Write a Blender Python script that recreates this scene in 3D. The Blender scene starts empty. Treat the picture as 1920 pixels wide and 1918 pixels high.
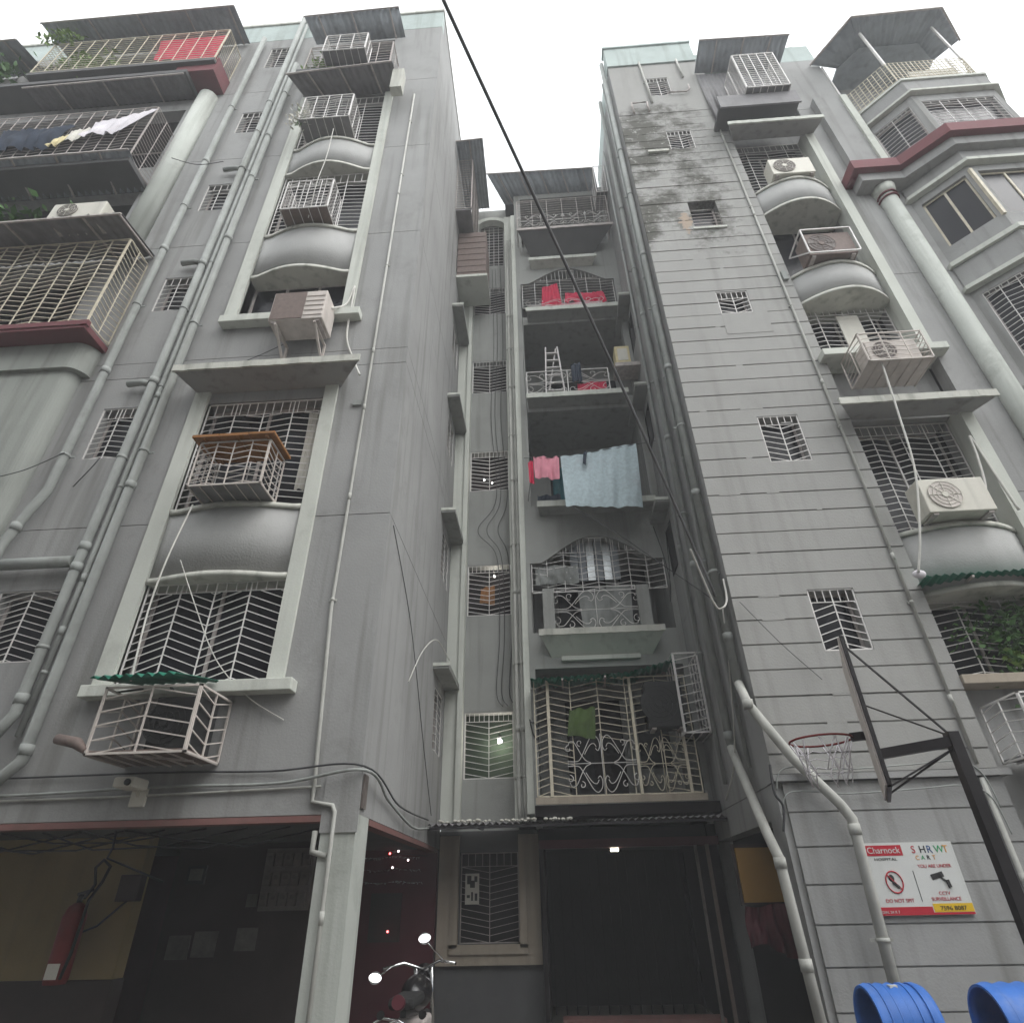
import bpy, math, random
from mathutils import Vector, Matrix
random.seed(7)
R = math.radians
scene = bpy.context.scene
col = scene.collection
# ------------------------------------------------------------------ camera, sky, sun, exposure
cam_d = bpy.data.cameras.new('camera'); cam = bpy.data.objects.new('camera', cam_d); col.objects.link(cam)
cam_d.sensor_width = 36.0; cam_d.lens = 1135.0/1920*36; cam_d.clip_start = .05; cam_d.clip_end = 3000
pitch, roll, yaw = R(32.756), R(1.24), R(2.947)
hd = Vector((-math.sin(yaw), math.cos(yaw), 0)); rt = Vector((math.cos(yaw), math.sin(yaw), 0)); zz = Vector((0, 0, 1))
fw = hd*math.cos(pitch)+zz*math.sin(pitch); up = -hd*math.sin(pitch)+zz*math.cos(pitch)
cr = rt*math.cos(roll)-up*math.sin(roll); cu = up*math.cos(roll)+rt*math.sin(roll)
M = Matrix((cr, cu, -fw)).transposed().to_4x4(); M.translation = Vector((0, 0, 1.6))
cam.matrix_world = M; scene.camera = cam
SUN_EL, SUN_ROT = R(52), R(122)
world = bpy.data.worlds.new('World'); scene.world = world; world.use_nodes = True
wn = world.node_tree; wn.nodes.clear()
sky = wn.nodes.new('ShaderNodeTexSky'); sky.sky_type = 'NISHITA'; sky.sun_disc = False
sky.sun_elevation = SUN_EL; sky.sun_rotation = SUN_ROT; sky.air_density = 1.6; sky.dust_density = 6.0; sky.ozone_density = 1.0
hs = wn.nodes.new('ShaderNodeHueSaturation'); hs.inputs['Saturation'].default_value = .10
bg = wn.nodes.new('ShaderNodeBackground'); bg.inputs['Strength'].default_value = .15
wo = wn.nodes.new('ShaderNodeOutputWorld')
ov = wn.nodes.new('ShaderNodeMixRGB'); ov.inputs['Fac'].default_value = .7; ov.inputs['Color2'].default_value = (6.05, 6.3, 6.5, 1)   # even overcast deck over the clear sky
wn.links.new(sky.outputs[0], hs.inputs['Color']); wn.links.new(hs.outputs[0], ov.inputs['Color1']); wn.links.new(ov.outputs[0], bg.inputs[0]); wn.links.new(bg.outputs[0], wo.inputs[0])
sl = bpy.data.lights.new('sun', 'SUN'); sl.energy = .8; sl.angle = R(80); sl.color = (1, .98, .95)
so = bpy.data.objects.new('sun', sl); col.objects.link(so)
sd = Vector((math.sin(SUN_ROT)*math.cos(SUN_EL), math.cos(SUN_ROT)*math.cos(SUN_EL), math.sin(SUN_EL)))
so.rotation_euler = sd.to_track_quat('Z', 'Y').to_euler(); so.location = (0, -10, 40)
vs = scene.view_settings; vs.view_transform = 'Standard'; vs.look = 'None'; vs.gamma = 1; vs.exposure = 1.15; vs.use_curve_mapping = False

cy = scene.cycles; cy.max_bounces = 6; cy.diffuse_bounces = 3; cy.glossy_bounces = 2; cy.transmission_bounces = 2; cy.volume_bounces = 0; cy.transparent_max_bounces = 4

# ------------------------------------------------------------------ materials
def mat(name, c, rough=.8, var=.12, scale=3.0, streak=0.0, bump=0.0, metal=0.0, emit=0, spec=.3, dirt=0.0, dirtc=(.09, .09, .07)):
    m = bpy.data.materials.new(name); m.use_nodes = True
    nt = m.node_tree; b = nt.nodes['Principled BSDF']; N = nt.nodes.new; L = nt.links.new
    b.inputs['Roughness'].default_value = rough; b.inputs['Metallic'].default_value = metal
    b.inputs['Specular IOR Level'].default_value = spec
    if emit:
        b.inputs['Emission Color'].default_value = (*c, 1); b.inputs['Emission Strength'].default_value = emit
    geo = N('ShaderNodeNewGeometry')
    n1 = N('ShaderNodeTexNoise'); n1.inputs['Scale'].default_value = scale; n1.inputs['Detail'].default_value = 6; n1.inputs['Roughness'].default_value = .62
    L(geo.outputs['Position'], n1.inputs['Vector'])
    mr = N('ShaderNodeMapRange'); mr.inputs['From Min'].default_value = .3; mr.inputs['From Max'].default_value = .7
    mr.inputs['To Min'].default_value = 1-var; mr.inputs['To Max'].default_value = 1+var
    L(n1.outputs['Fac'], mr.inputs['Value'])
    mul = N('ShaderNodeVectorMath'); mul.operation = 'SCALE'; mul.inputs[0].default_value = c
    L(mr.outputs[0], mul.inputs['Scale']); out = mul.outputs[0]
    if streak > 0:
        mp = N('ShaderNodeMapping'); mp.inputs['Scale'].default_value = (5.5, 5.5, .28); L(geo.outputs['Position'], mp.inputs['Vector'])
        n2 = N('ShaderNodeTexNoise'); n2.inputs['Scale'].default_value = 1.0; n2.inputs['Detail'].default_value = 5; L(mp.outputs[0], n2.inputs['Vector'])
        r2 = N('ShaderNodeMapRange'); r2.inputs['From Min'].default_value = .52; r2.inputs['From Max'].default_value = .74
        r2.inputs['To Min'].default_value = 0; r2.inputs['To Max'].default_value = streak; L(n2.outputs['Fac'], r2.inputs['Value'])
        mx = N('ShaderNodeMixRGB'); mx.inputs['Color2'].default_value = (*dirtc, 1); L(r2.outputs[0], mx.inputs['Fac']); L(out, mx.inputs['Color1']); out = mx.outputs[0]
    if dirt > 0:
        n3 = N('ShaderNodeTexNoise'); n3.inputs['Scale'].default_value = 1.1; n3.inputs['Detail'].default_value = 9; n3.inputs['Roughness'].default_value = .75; L(geo.outputs['Position'], n3.inputs['Vector'])
        r3 = N('ShaderNodeMapRange'); r3.inputs['From Min'].default_value = .55; r3.inputs['From Max'].default_value = .72
        r3.inputs['To Min'].default_value = 0; r3.inputs['To Max'].default_value = dirt; L(n3.outputs['Fac'], r3.inputs['Value'])
        mx = N('ShaderNodeMixRGB'); mx.inputs['Color2'].default_value = (*dirtc, 1); L(r3.outputs[0], mx.inputs['Fac']); L(out, mx.inputs['Color1']); out = mx.outputs[0]
    L(out, b.inputs['Base Color'])
    if bump > 0:
        n4 = N('ShaderNodeTexNoise'); n4.inputs['Scale'].default_value = 38; n4.inputs['Detail'].default_value = 4; L(geo.outputs['Position'], n4.inputs['Vector'])
        bp = N('ShaderNodeBump'); bp.inputs['Strength'].default_value = bump; bp.inputs['Distance'].default_value = .01
        L(n4.outputs['Fac'], bp.inputs['Height']); L(bp.outputs[0], b.inputs['Normal'])
    return m

MT = {}
G = (.318, .318, .312)
MT['wall'] = mat('grey_wall_paint', G, .9, .10, .7, .42, .3, dirt=.28, spec=.12)
MT['wall2'] = mat('grey_green_wall_paint', (.32, .335, .31), .9, .09, .7, .34, .3, dirt=.25, spec=.12)
MT['wall3'] = mat('court_wall_paint', (.29, .295, .28), .9, .09, .7, .36, .3, dirt=.3, spec=.12)
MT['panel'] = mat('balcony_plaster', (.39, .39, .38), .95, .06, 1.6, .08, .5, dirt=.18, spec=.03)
MT['teal'] = mat('pale_teal_parapet', (.40, .46, .44), .85, .10, 1.2, .3, .2, dirt=.2)
MT['trim'] = mat('white_trim_paint', (.55, .565, .515), .85, .07, 1.2, .35, .2, dirt=.25, spec=.12)
MT['column'] = mat('pale_column_paint', (.45, .47, .435), .85, .08, 1.2, .45, .25, dirt=.35, spec=.12)
MT['trimw'] = mat('worn_white_trim', (.50, .50, .45), .8, .10, 3.0, .5, .2, dirt=.5)
MT['cream'] = mat('cream_window_surround', (.36, .31, .25), .8, .08, 2, .3, .2, dirt=.3)
MT['pipe'] = mat('grey_pvc_pipe', (.30, .315, .30), .7, .14, 3, .5, 0, dirt=.45, spec=.2)
MT['pipew'] = mat('white_pvc_pipe', (.42, .42, .39), .65, .12, 3, .45, 0, dirt=.4, spec=.2)
MT['iron'] = mat('white_painted_iron', (.68, .66, .64), .55, .12, 9)
MT['ironc'] = mat('cream_painted_iron', (.58, .53, .42), .55, .15, 9)
MT['irond'] = mat('weathered_iron', (.40, .36, .34), .6, .25, 12)
MT['black_iron'] = mat('black_iron', (.022, .02, .022), .5, .3, 8)
MT['maroon'] = mat('maroon_paint', (.165, .055, .062), .75, .10, 1.5, .2, .2, dirt=.15)
MT['redbeam'] = mat('red_oxide_edge', (.20, .10, .09), .8, .10, 2, .3)
MT['glass'] = mat('dark_window_glass', (.012, .012, .016), .25, .1, 2, spec=.2)
MT['room'] = mat('dark_room', (.014, .011, .012), .9, .2, 3)
MT['tin'] = mat('corrugated_sheet', (.30, .325, .35), .7, .15, 3, .3, dirt=.25)
MT['tind'] = mat('dark_corrugated_sheet', (.20, .195, .20), .7, .18, 3, .3, dirt=.35)
MT['green'] = mat('green_plastic_sheet', (.012, .16, .10), .45, .15, 4, dirt=.25)
MT['orange'] = mat('rusty_orange_board', (.26, .115, .035), .75, .25, 6, dirt=.4, dirtc=(.10, .05, .03))
MT['ac'] = mat('ac_cream_plastic', (.58, .56, .49), .5, .05, 3, .25, dirt=.15)
MT['acdark'] = mat('ac_grille_dark', (.14, .12, .11), .6, .2, 8)
MT['acbrown'] = mat('ac_brown_coil', (.17, .13, .115), .7, .15, 14)
MT['pinkw'] = mat('pinkish_white_metal', (.55, .50, .46), .55, .10, 7, .2)
MT['cable'] = mat('black_cable', (.035, .035, .038), .6, .2, 8)
MT['cableg'] = mat('grey_cable', (.14, .14, .145), .6, .2, 8)
MT['cablew'] = mat('white_cable', (.55, .54, .5), .6, .1, 8)
MT['yellow'] = mat('yellow_wall_paint', (.24, .185, .09), .85, .10, 1.5, .3, .2, dirt=.25)
MT['dado'] = mat('dark_dado', (.035, .024, .022), .7, .2, 2)
MT['red'] = mat('red_paint', (.17, .018, .018), .55, .2, 6, dirt=.35)
MT['redboard'] = mat('dark_red_panel', (.07, .008, .015), .6, .15, 2)
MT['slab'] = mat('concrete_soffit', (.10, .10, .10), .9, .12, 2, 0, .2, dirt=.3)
MT['ground'] = mat('concrete_ground', (.11, .10, .088), .9, .14, 1.3, 0, .3, dirt=.3)
MT['blue'] = mat('blue_bin_plastic', (.04, .14, .45), .5, .14, 6, dirt=.4, dirtc=(.25, .3, .4))
MT['white'] = mat('white_panel', (.58, .59, .57), .5, .03, 3, .1)
MT['paper2'] = mat('dim_paper', (.12, .11, .10), .85, .3, 7, dirt=.4)
MT['paper'] = mat('paper', (.60, .58, .52), .8, .06, 9, dirt=.2)
MT['signred'] = mat('sign_red', (.42, .02, .035), .5, .05, 5)
MT['signyel'] = mat('sign_yellow', (.65, .42, .02), .5, .05, 5)
MT['ink'] = mat('black_ink', (.02, .02, .02), .6, .05, 5)
MT['inkg'] = mat('green_ink', (.02, .28, .10), .6, .05, 5)
MT['inkb'] = mat('blue_ink', (.03, .08, .22), .6, .05, 5)
MT['inko'] = mat('orange_ink', (.65, .30, .05), .6, .05, 5)
MT['chrome'] = mat('chrome', (.85, .85, .85), .08, .02, 5, metal=1.0)
MT['bikeblack'] = mat('bike_black', (.012, .011, .012), .25, .2, 4, spec=.5)
MT['rubber'] = mat('rubber', (.02, .02, .02), .85, .2, 8)
MT['leaf'] = mat('leaf_green', (.055, .13, .03), .6, .4, 7)
MT['leafy'] = mat('leaf_yellow_green', (.14, .22, .05), .6, .4, 7)
MT['clothred'] = mat('red_cloth', (.50, .025, .07), .85, .15, 6)
MT['clothpink'] = mat('pink_cloth', (.62, .24, .30), .85, .08, 6)
MT['clothblue'] = mat('pale_blue_sheet', (.44, .53, .56), .9, .16, 16, 0, 0, dirt=.5, dirtc=(.40, .38, .42))
MT['clothwhite'] = mat('lilac_white_cloth', (.66, .63, .66), .85, .06, 6)
MT['clothdark'] = mat('dark_navy_cloth', (.02, .03, .05), .85, .2, 6)
MT['clothgreen'] = mat('olive_green_cloth', (.07, .11, .035), .9, .25, 5)
MT['stairgreen'] = mat('dark_green_stair_wall', (.025, .04, .025), .85, .2, 3)
MT['tarp'] = mat('grey_tarpaulin', (.20, .21, .20), .5, .2, 5, .4, 0, dirt=.4)
MT['clothteal'] = mat('teal_cloth', (.02, .11, .13), .9, .2, 5)
MT['ladder'] = mat('ladder_aluminium', (.60, .57, .56), .5, .06, 9)
MT['brickp'] = mat('exposed_brick', (.36, .17, .10), .9, .25, 9, 0, .4)
MT['bulb'] = mat('lit_bulb', (1, .97, .9), .5, 0, 1, emit=14)
MT['lampw'] = mat('lit_lamp', (1, .93, .75), .5, 0, 1, emit=9)
MT['ledred'] = mat('red_fairy_light', (1, .10, .10), .5, 0, 1, emit=5)
MT['ledwhite'] = mat('white_fairy_light', (1, .85, .85), .5, 0, 1, emit=2.5)
MT['yellowbox'] = mat('pale_yellow_box', (.60, .52, .30), .7, .08, 5, dirt=.2)
MT['notice'] = mat('yellow_notice', (.30, .17, .04), .7, .05, 4)
MT['duct'] = mat('metal_duct', (.5, .52, .52), .35, .1, 6, metal=.7)
MT['cot'] = mat('terracotta', (.35, .14, .08), .85, .15, 8)

# rusticated wall: weathered upper part with algae, lost plaster and patched lower part
def rust_mat():
    m = mat('rusticated_wall_paint', (.325, .322, .308), .92, .06, .9, .2, .3, dirt=.10)
    nt = m.node_tree; b = nt.nodes['Principled BSDF']; N = nt.nodes.new; L = nt.links.new
    prev = b.inputs['Base Color'].links[0].from_socket
    geo = N('ShaderNodeNewGeometry'); sep = N('ShaderNodeSeparateXYZ'); L(geo.outputs['Position'], sep.inputs[0])
    # blotch: centred on x 3.3, z 15.5
    def ramp(sock, a, b_, c=0., d=1.):
        r = N('ShaderNodeMapRange'); r.inputs['From Min'].default_value = a; r.inputs['From Max'].default_value = b_; r.inputs['To Min'].default_value = c; r.inputs['To Max'].default_value = d; L(sock, r.inputs['Value']); return r.outputs[0]
    def mth(op, a, b_):
        q = N('ShaderNodeMath'); q.operation = op
        for i, s in enumerate((a, b_)):
            if isinstance(s, (int, float)): q.inputs[i].default_value = s
            else: L(s, q.inputs[i])
        return q.outputs[0]
    zlo = ramp(sep.outputs['Z'], 12.0, 13.6); zhi = ramp(sep.outputs['Z'], 19.6, 18.7); xr = ramp(sep.outputs['X'], 5.0, 3.9)
    area = mth('MULTIPLY', mth('MULTIPLY', zlo, zhi), xr)
    mp = N('ShaderNodeMapping'); mp.inputs['Scale'].default_value = (2.2, 2.2, 2.6); L(geo.outputs['Position'], mp.inputs['Vector'])
    n = N('ShaderNodeTexNoise'); n.inputs['Scale'].default_value = 1.3; n.inputs['Detail'].default_value = 10; n.inputs['Roughness'].default_value = .78; L(mp.outputs[0], n.inputs['Vector'])
    nb = N('ShaderNodeTexNoise'); nb.inputs['Scale'].default_value = .75; nb.inputs['Detail'].default_value = 5; L(geo.outputs['Position'], nb.inputs['Vector'])
    blot = mth('ADD', mth('MULTIPLY', area, ramp(nb.outputs['Fac'], .34, .58)), mth('MULTIPLY', mth('SUBTRACT', n.outputs['Fac'], .52), 2.4))
    st = mth('MULTIPLY', ramp(blot, .22, .75), ramp(area, .02, .3))
    mx = N('ShaderNodeMixRGB'); mx.inputs['Color2'].default_value = (.072, .071, .058, 1); L(mth('MULTIPLY', st, .92), mx.inputs['Fac']); L(prev, mx.inputs['Color1'])
    n2 = N('ShaderNodeTexNoise'); n2.inputs['Scale'].default_value = 3.6; n2.inputs['Detail'].default_value = 6; n2.inputs['Roughness'].default_value = .7; L(mp.outputs[0], n2.inputs['Vector'])
    pl = mth('MULTIPLY', ramp(n2.outputs['Fac'], .60, .66), area)
    mx2 = N('ShaderNodeMixRGB'); mx2.inputs['Color2'].default_value = (.44, .44, .42, 1); L(mth('MULTIPLY', pl, .85), mx2.inputs['Fac']); L(mx.outputs[0], mx2.inputs['Color1'])
    # brick showing beside the broken window
    dx = mth('ABSOLUTE', mth('SUBTRACT', sep.outputs['X'], 3.52), 0.0); dz = mth('ABSOLUTE', mth('SUBTRACT', sep.outputs['Z'], 13.95), 0.0)
    dd = mth('ADD', mth('MULTIPLY', dx, 3.2), mth('MULTIPLY', dz, 1.25))
    wob = mth('ADD', dd, mth('MULTIPLY', mth('SUBTRACT', n2.outputs['Fac'], .5), 1.6))
    bk = ramp(wob, .50, .42)
    mx3 = N('ShaderNodeMixRGB'); mx3.inputs['Color2'].default_value = (.36, .29, .23, 1); L(bk, mx3.inputs['Fac']); L(mx2.outputs[0], mx3.inputs['Color1'])
    L(mx3.outputs[0], b.inputs['Base Color'])
    return m
MT['rust'] = rust_mat()

# ------------------------------------------------------------------ building kit
class MB:
    def __init__(s): s.v = []; s.f = []; s.smooth = set()
    def quad(s, a, b, c, d):
        n = len(s.v); s.v += [tuple(a), tuple(b), tuple(c), tuple(d)]; s.f.append((n, n+1, n+2, n+3)); return s
    def poly(s, pts):
        n = len(s.v); s.v += [tuple(p) for p in pts]; s.f.append(tuple(range(n, n+len(pts)))); return s
    def box(s, x0, x1, y0, y1, z0, z1):
        n = len(s.v)
        s.v += [(x0, y0, z0), (x1, y0, z0), (x1, y1, z0), (x0, y1, z0), (x0, y0, z1), (x1, y0, z1), (x1, y1, z1), (x0, y1, z1)]
        s.f += [(n, n+3, n+2, n+1), (n+4, n+5, n+6, n+7), (n, n+1, n+5, n+4), (n+1, n+2, n+6, n+5), (n+2, n+3, n+7, n+6), (n+3, n, n+4, n+7)]; return s
    def bar(s, a, b, w, h=None, upv=(0, 0, 1)):           # square bar from a to b
        a = Vector(a); b = Vector(b); d = (b-a)
        if d.length < 1e-6: return s
        d.normalize(); u = Vector(upv)
        if abs(d.dot(u)) > .95: u = Vector((0, 1, 0))
        x = d.cross(u).normalized(); y = x.cross(d).normalized(); h = w if h is None else h
        n = len(s.v)
        for p in (a, b):
            for sx, sy in ((-1, -1), (1, -1), (1, 1), (-1, 1)): s.v.append(tuple(p+x*sx*w/2+y*sy*h/2))
        s.f += [(n, n+3, n+2, n+1), (n+4, n+5, n+6, n+7)]+[(n+i, n+(i+1) % 4, n+4+(i+1) % 4, n+4+i) for i in range(4)]; return s
    def tube(s, pts, r, n=8, caps=True):
        pts = [Vector(p) for p in pts]
        if len(pts) < 2: return s
        base = len(s.v); ux = None
        for i, p in enumerate(pts):
            if i == 0: d = pts[1]-p
            elif i == len(pts)-1: d = p-pts[i-1]
            else: d = (pts[i+1]-p).normalized()+(p-pts[i-1]).normalized()
            d.normalize()
            if ux is None:
                ux = d.cross(Vector((0, 0, 1)))
                if ux.length < .1: ux = d.cross(Vector((0, 1, 0)))
            ux = (ux-d*ux.dot(d)).normalized(); uy = d.cross(ux); rr = r[i] if isinstance(r, (list, tuple)) else r
            for k in range(n):
                a = 2*math.pi*k/n; s.v.append(tuple(p+ux*math.cos(a)*rr+uy*math.sin(a)*rr))
        f0 = len(s.f)
        for i in range(len(pts)-1):
            for k in range(n):
                a = base+i*n+k; b = base+i*n+(k+1) % n; s.f.append((a, b, b+n, a+n))
        s.smooth.update(range(f0, len(s.f)))
        if caps:
            s.f.append(tuple(base+k for k in reversed(range(n)))); e = base+(len(pts)-1)*n; s.f.append(tuple(e+k for k in range(n)))
        return s
    def extrude(s, prof, fn, a, b):                      # profile points (p,q) swept between fn(p,q,a) and fn(p,q,b)
        n = len(s.v); k = len(prof)
        for t in (a, b):
            for p, q in prof: s.v.append(tuple(fn(p, q, t)))
        s.f += [tuple(n+i for i in reversed(range(k))), tuple(n+k+i for i in range(k))]
        s.f += [(n+i, n+(i+1) % k, n+k+(i+1) % k, n+k+i) for i in range(k)]; return s
    def ell(s, c, rx, ry, rz, n=12, m=8):
        base = len(s.v)
        for j in range(m+1):
            t = math.pi*j/m
            for i in range(n):
                a = 2*math.pi*i/n; s.v.append((c[0]+rx*math.sin(t)*math.cos(a), c[1]+ry*math.sin(t)*math.sin(a), c[2]+rz*math.cos(t)))
        f0 = len(s.f)
        for j in range(m):
            for i in range(n): s.f.append((base+j*n+i, base+j*n+(i+1) % n, base+(j+1)*n+(i+1) % n, base+(j+1)*n+i))
        s.smooth.update(range(f0, len(s.f))); return s
    def build(s, name, m, parent=None, bevel=0):
        off = Vector((0, 0, 0))
        p = parent
        while p is not None: off += p.location; p = p.parent
        me = bpy.data.meshes.new(name); me.from_pydata([(x-off.x, y-off.y, z-off.z) for x, y, z in s.v], [], s.f); me.update()
        if s.smooth:
            for i in s.smooth: me.polygons[i].use_smooth = True
        me.materials.append(MT[m] if isinstance(m, str) else m)
        o = bpy.data.objects.new(name, me); col.objects.link(o); o.parent = parent
        if bevel:
            bm = o.modifiers.new('bevel', 'BEVEL'); bm.width = bevel; bm.segments = 2; bm.limit_method = 'ANGLE'
        return o
def tag(o, label, cat=None, group=None, kind=None):
    if label: o['label'] = label
    if cat: o['category'] = cat
    if group: o['group'] = group
    if kind: o['kind'] = kind
    return o
def T(name, label, cat, loc=(0, 0, 0), group=None):
    o = bpy.data.objects.new(name, None); col.objects.link(o); o.location = loc; o.empty_display_size = .1
    return tag(o, label, cat, group)
def struct(name, mb, m): o = mb.build(name, m); o['kind'] = 'structure'; return o

def mapy(Y): return lambda a, d, z: (a, Y+d, z)          # face towards the street, a = x
def mapxp(X): return lambda a, d, z: (X-d, a, z)         # face towards +x, a = y
def mapxn(X): return lambda a, d, z: (X+d, a, z)         # face towards -x, a = y
def mapline(p, q):                                       # face along the line p>q in plan, a = distance from p
    p = Vector((p[0], p[1], 0)); q = Vector((q[0], q[1], 0)); u = (q-p).normalized(); n = Vector((-u.y, u.x, 0))
    return lambda a, d, z: (p.x+u.x*a+n.x*d, p.y+u.y*a+n.y*d, z)

def wall_mb(fn, a0, a1, z0, z1, holes, d0, d1, mb=None):
    mb = mb or MB(); hs_ = [(max(h[0], a0), min(h[1], a1), max(h[2], z0), min(h[3], z1)) for h in holes]
    hs_ = [h for h in hs_ if h[1]-h[0] > 1e-4 and h[3]-h[2] > 1e-4]
    us = sorted({a0, a1, *[h[0] for h in hs_], *[h[1] for h in hs_]}); zs = sorted({z0, z1, *[h[2] for h in hs_], *[h[3] for h in hs_]})
    def full(i, j):
        if i < 0 or j < 0 or i >= len(us)-1 or j >= len(zs)-1: return False
        cu_, cz = (us[i]+us[i+1])/2, (zs[j]+zs[j+1])/2
        return not any(h[0] < cu_ < h[1] and h[2] < cz < h[3] for h in hs_)
    for i in range(len(us)-1):
        for j in range(len(zs)-1):
            if not full(i, j): continue
            a, b, c, d = us[i], us[i+1], zs[j], zs[j+1]
            mb.quad(fn(a, d0, c), fn(b, d0, c), fn(b, d0, d), fn(a, d0, d)); mb.quad(fn(a, d1, c), fn(a, d1, d), fn(b, d1, d), fn(b, d1, c))
            if not full(i-1, j): mb.quad(fn(a, d0, c), fn(a, d0, d), fn(a, d1, d), fn(a, d1, c))
            if not full(i+1, j): mb.quad(fn(b, d0, c), fn(b, d1, c), fn(b, d1, d), fn(b, d0, d))
            if not full(i, j-1): mb.quad(fn(a, d0, c), fn(a, d1, c), fn(b, d1, c), fn(b, d0, c))
            if not full(i, j+1): mb.quad(fn(a, d0, d), fn(b, d0, d), fn(b, d1, d), fn(a, d1, d))
    return mb
def courses(parent, fn, a0, a1, zs, holes, m, name='wall_panel', gap=.012, thick=.25, core=True, skin=.03, prox=0):
    for k in range(len(zs)-1):
        za, zb = zs[k]+gap/2, zs[k+1]-gap/2; d0 = random.uniform(-prox, prox) if prox else 0
        cuts = sorted((h[0], h[1]) for h in holes if h[2] <= za+1e-6 and h[3] >= zb-1e-6); x = a0; segs = []
        for c0, c1 in cuts:
            if c0-x > .01: segs.append((x, c0))
            x = max(x, c1)
        if a1-x > .01: segs.append((x, a1))
        for sa, sb in segs:
            mb = wall_mb(fn, sa, sb, za, zb, holes, d0, skin)
            if mb.v: mb.build(name, m, parent)
    if core: wall_mb(fn, a0+.004, a1-.004, zs[0]+.004, zs[-1]-.004, holes, skin-.012, thick).build('wall_core', m, parent)
def fbox(fn, a0, a1, d0, d1, z0, z1, mb=None):           # box in the coordinates of a face
    mb = mb or MB(); n = len(mb.v)
    for z in (z0, z1): mb.v += [tuple(fn(a0, d0, z)), tuple(fn(a1, d0, z)), tuple(fn(a1, d1, z)), tuple(fn(a0, d1, z))]
    mb.f += [(n, n+3, n+2, n+1), (n+4, n+5, n+6, n+7), (n, n+1, n+5, n+4), (n+1, n+2, n+6, n+5), (n+2, n+3, n+7, n+6), (n+3, n, n+4, n+7)]; return mb
def window(parent, fn, a0, a1, z0, z1, depth=.16, panes=2, fm='irond', pane='glass', fw_=.04):
    mb = MB(); e = .003
    fbox(fn, a0+e, a1-e, depth, depth+.05, z1-fw_, z1-e, mb); fbox(fn, a0+e, a1-e, depth, depth+.05, z0+e, z0+fw_, mb)
    fbox(fn, a0+e, a0+fw_, depth, depth+.05, z0+fw_, z1-fw_, mb); fbox(fn, a1-fw_, a1-e, depth, depth+.05, z0+fw_, z1-fw_, mb)
    for k in range(1, panes):
        a = a0+(a1-a0)*k/panes; fbox(fn, a-fw_/2, a+fw_/2, depth, depth+.05, z0+fw_, z1-fw_, mb)
    w = mb.build('window', fm, parent)
    for k in range(panes):
        b0 = a0+(a1-a0)*k/panes+fw_*.6; b1 = a0+(a1-a0)*(k+1)/panes-fw_*.6
        fbox(fn, b0, b1, depth+.02, depth+.03, z0+fw_*.9, z1-fw_*.9).build('pane', pane, w)
    return w
def grille(parent, fn, a0, a1, z0, z1, posts, step=.12, rise=.10, start=1, top=.0, ntop=0, depth=.02, r=.012, m='iron', detail=True, name='window_grille', thin=.75, fr=True, skip=None):
    """herringbone security grille: frame, uprights and slanted bars; posts are fractions of the width"""
    xs = [a0]+[a0+(a1-a0)*p for p in posts]+[a1]; zt = z1-top
    def P(a, z, dd=0): return Vector(fn(a, depth+dd, z))
    f = MB(); w = r*1.3
    if fr:
        f.bar(P(a0+w/2, z0), P(a0+w/2, z1), w); f.bar(P(a1-w/2, z0), P(a1-w/2, z1), w)
    f.bar(P(a0, z0+w/2), P(a1, z0+w/2), w); f.bar(P(a0, z1-w/2), P(a1, z1-w/2), w)
    if not fr: f.bar(P(a0+w/2, z0), P(a0+w/2, z1), w)
    g = f.build(name, m, parent); acc = MB()
    def emit(a, b, rr, nm):
        if detail: MB().bar(a, b, rr).build(nm, m, g)
        else: acc.bar(a, b, rr)
    for x in xs[1:-1]: emit(P(x, z0+w), P(x, z1-w), r, 'upright')
    s = start
    for i in range(len(xs)-1):
        x0, x1 = xs[i], xs[i+1]; k = -2
        while True:
            zl = z0+k*step+(0 if s > 0 else rise); zr = z0+k*step+(rise if s > 0 else 0); k += 1
            if min(zl, zr) > zt: break
            t0, t1 = 0., 1.; dz = zr-zl
            for lim, sg in ((z0+.01, 1), (zt-.005, -1)):
                va, vb = (zl-lim)*sg, (zr-lim)*sg
                if va < 0 and vb < 0: t0, t1 = 1, 0; break
                if va < 0: t0 = max(t0, va/(va-vb))
                if vb < 0: t1 = min(t1, va/(va-vb))
            if t1-t0 < .08: continue
            if skip and skip(x0+(x1-x0)*.5, zl): continue
            j = random.uniform(-.006, .006)
            emit(P(x0+(x1-x0)*t0, zl+dz*t0+j, .004), P(x0+(x1-x0)*t1, zl+dz*t1+j, .004), r*thin, 'bar')
        s = -s
    if top > 0:
        emit(P(a0, zt), P(a1, zt), r*thin, 'bar')
        for k in range(1, ntop):
            x = a0+(a1-a0)*k/ntop
            if min(abs(x-q) for q in xs) > .03: emit(P(x, zt), P(x, z1-w), r*thin, 'bar')
    if not detail and acc.v: acc.build('bar_lattice', m, g)['kind'] = 'stuff'
    return g
def bars_grille(parent, fn, a0, a1, z0, z1, nv, nh, depth=.02, r=.012, m='iron', name='window_grille'):
    mb = MB()
    def P(a, z): return Vector(fn(a, depth, z))
    for k in range(nv+1): x = a0+(a1-a0)*k/nv; mb.bar(P(x, z0), P(x, z1), r)
    for k in range(nh+1): z = z0+(z1-z0)*k/nh; mb.bar(P(a0, z), P(a1, z), r*.8)
    return mb.build(name, m, parent)
def spiral(cx, cz, r0, r1, a0, a1, n=14):
    return [(cx+(r0+(r1-r0)*k/n)*math.cos(a0+(a1-a0)*k/n), cz+(r0+(r1-r0)*k/n)*math.sin(a0+(a1-a0)*k/n)) for k in range(n+1)]
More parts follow.
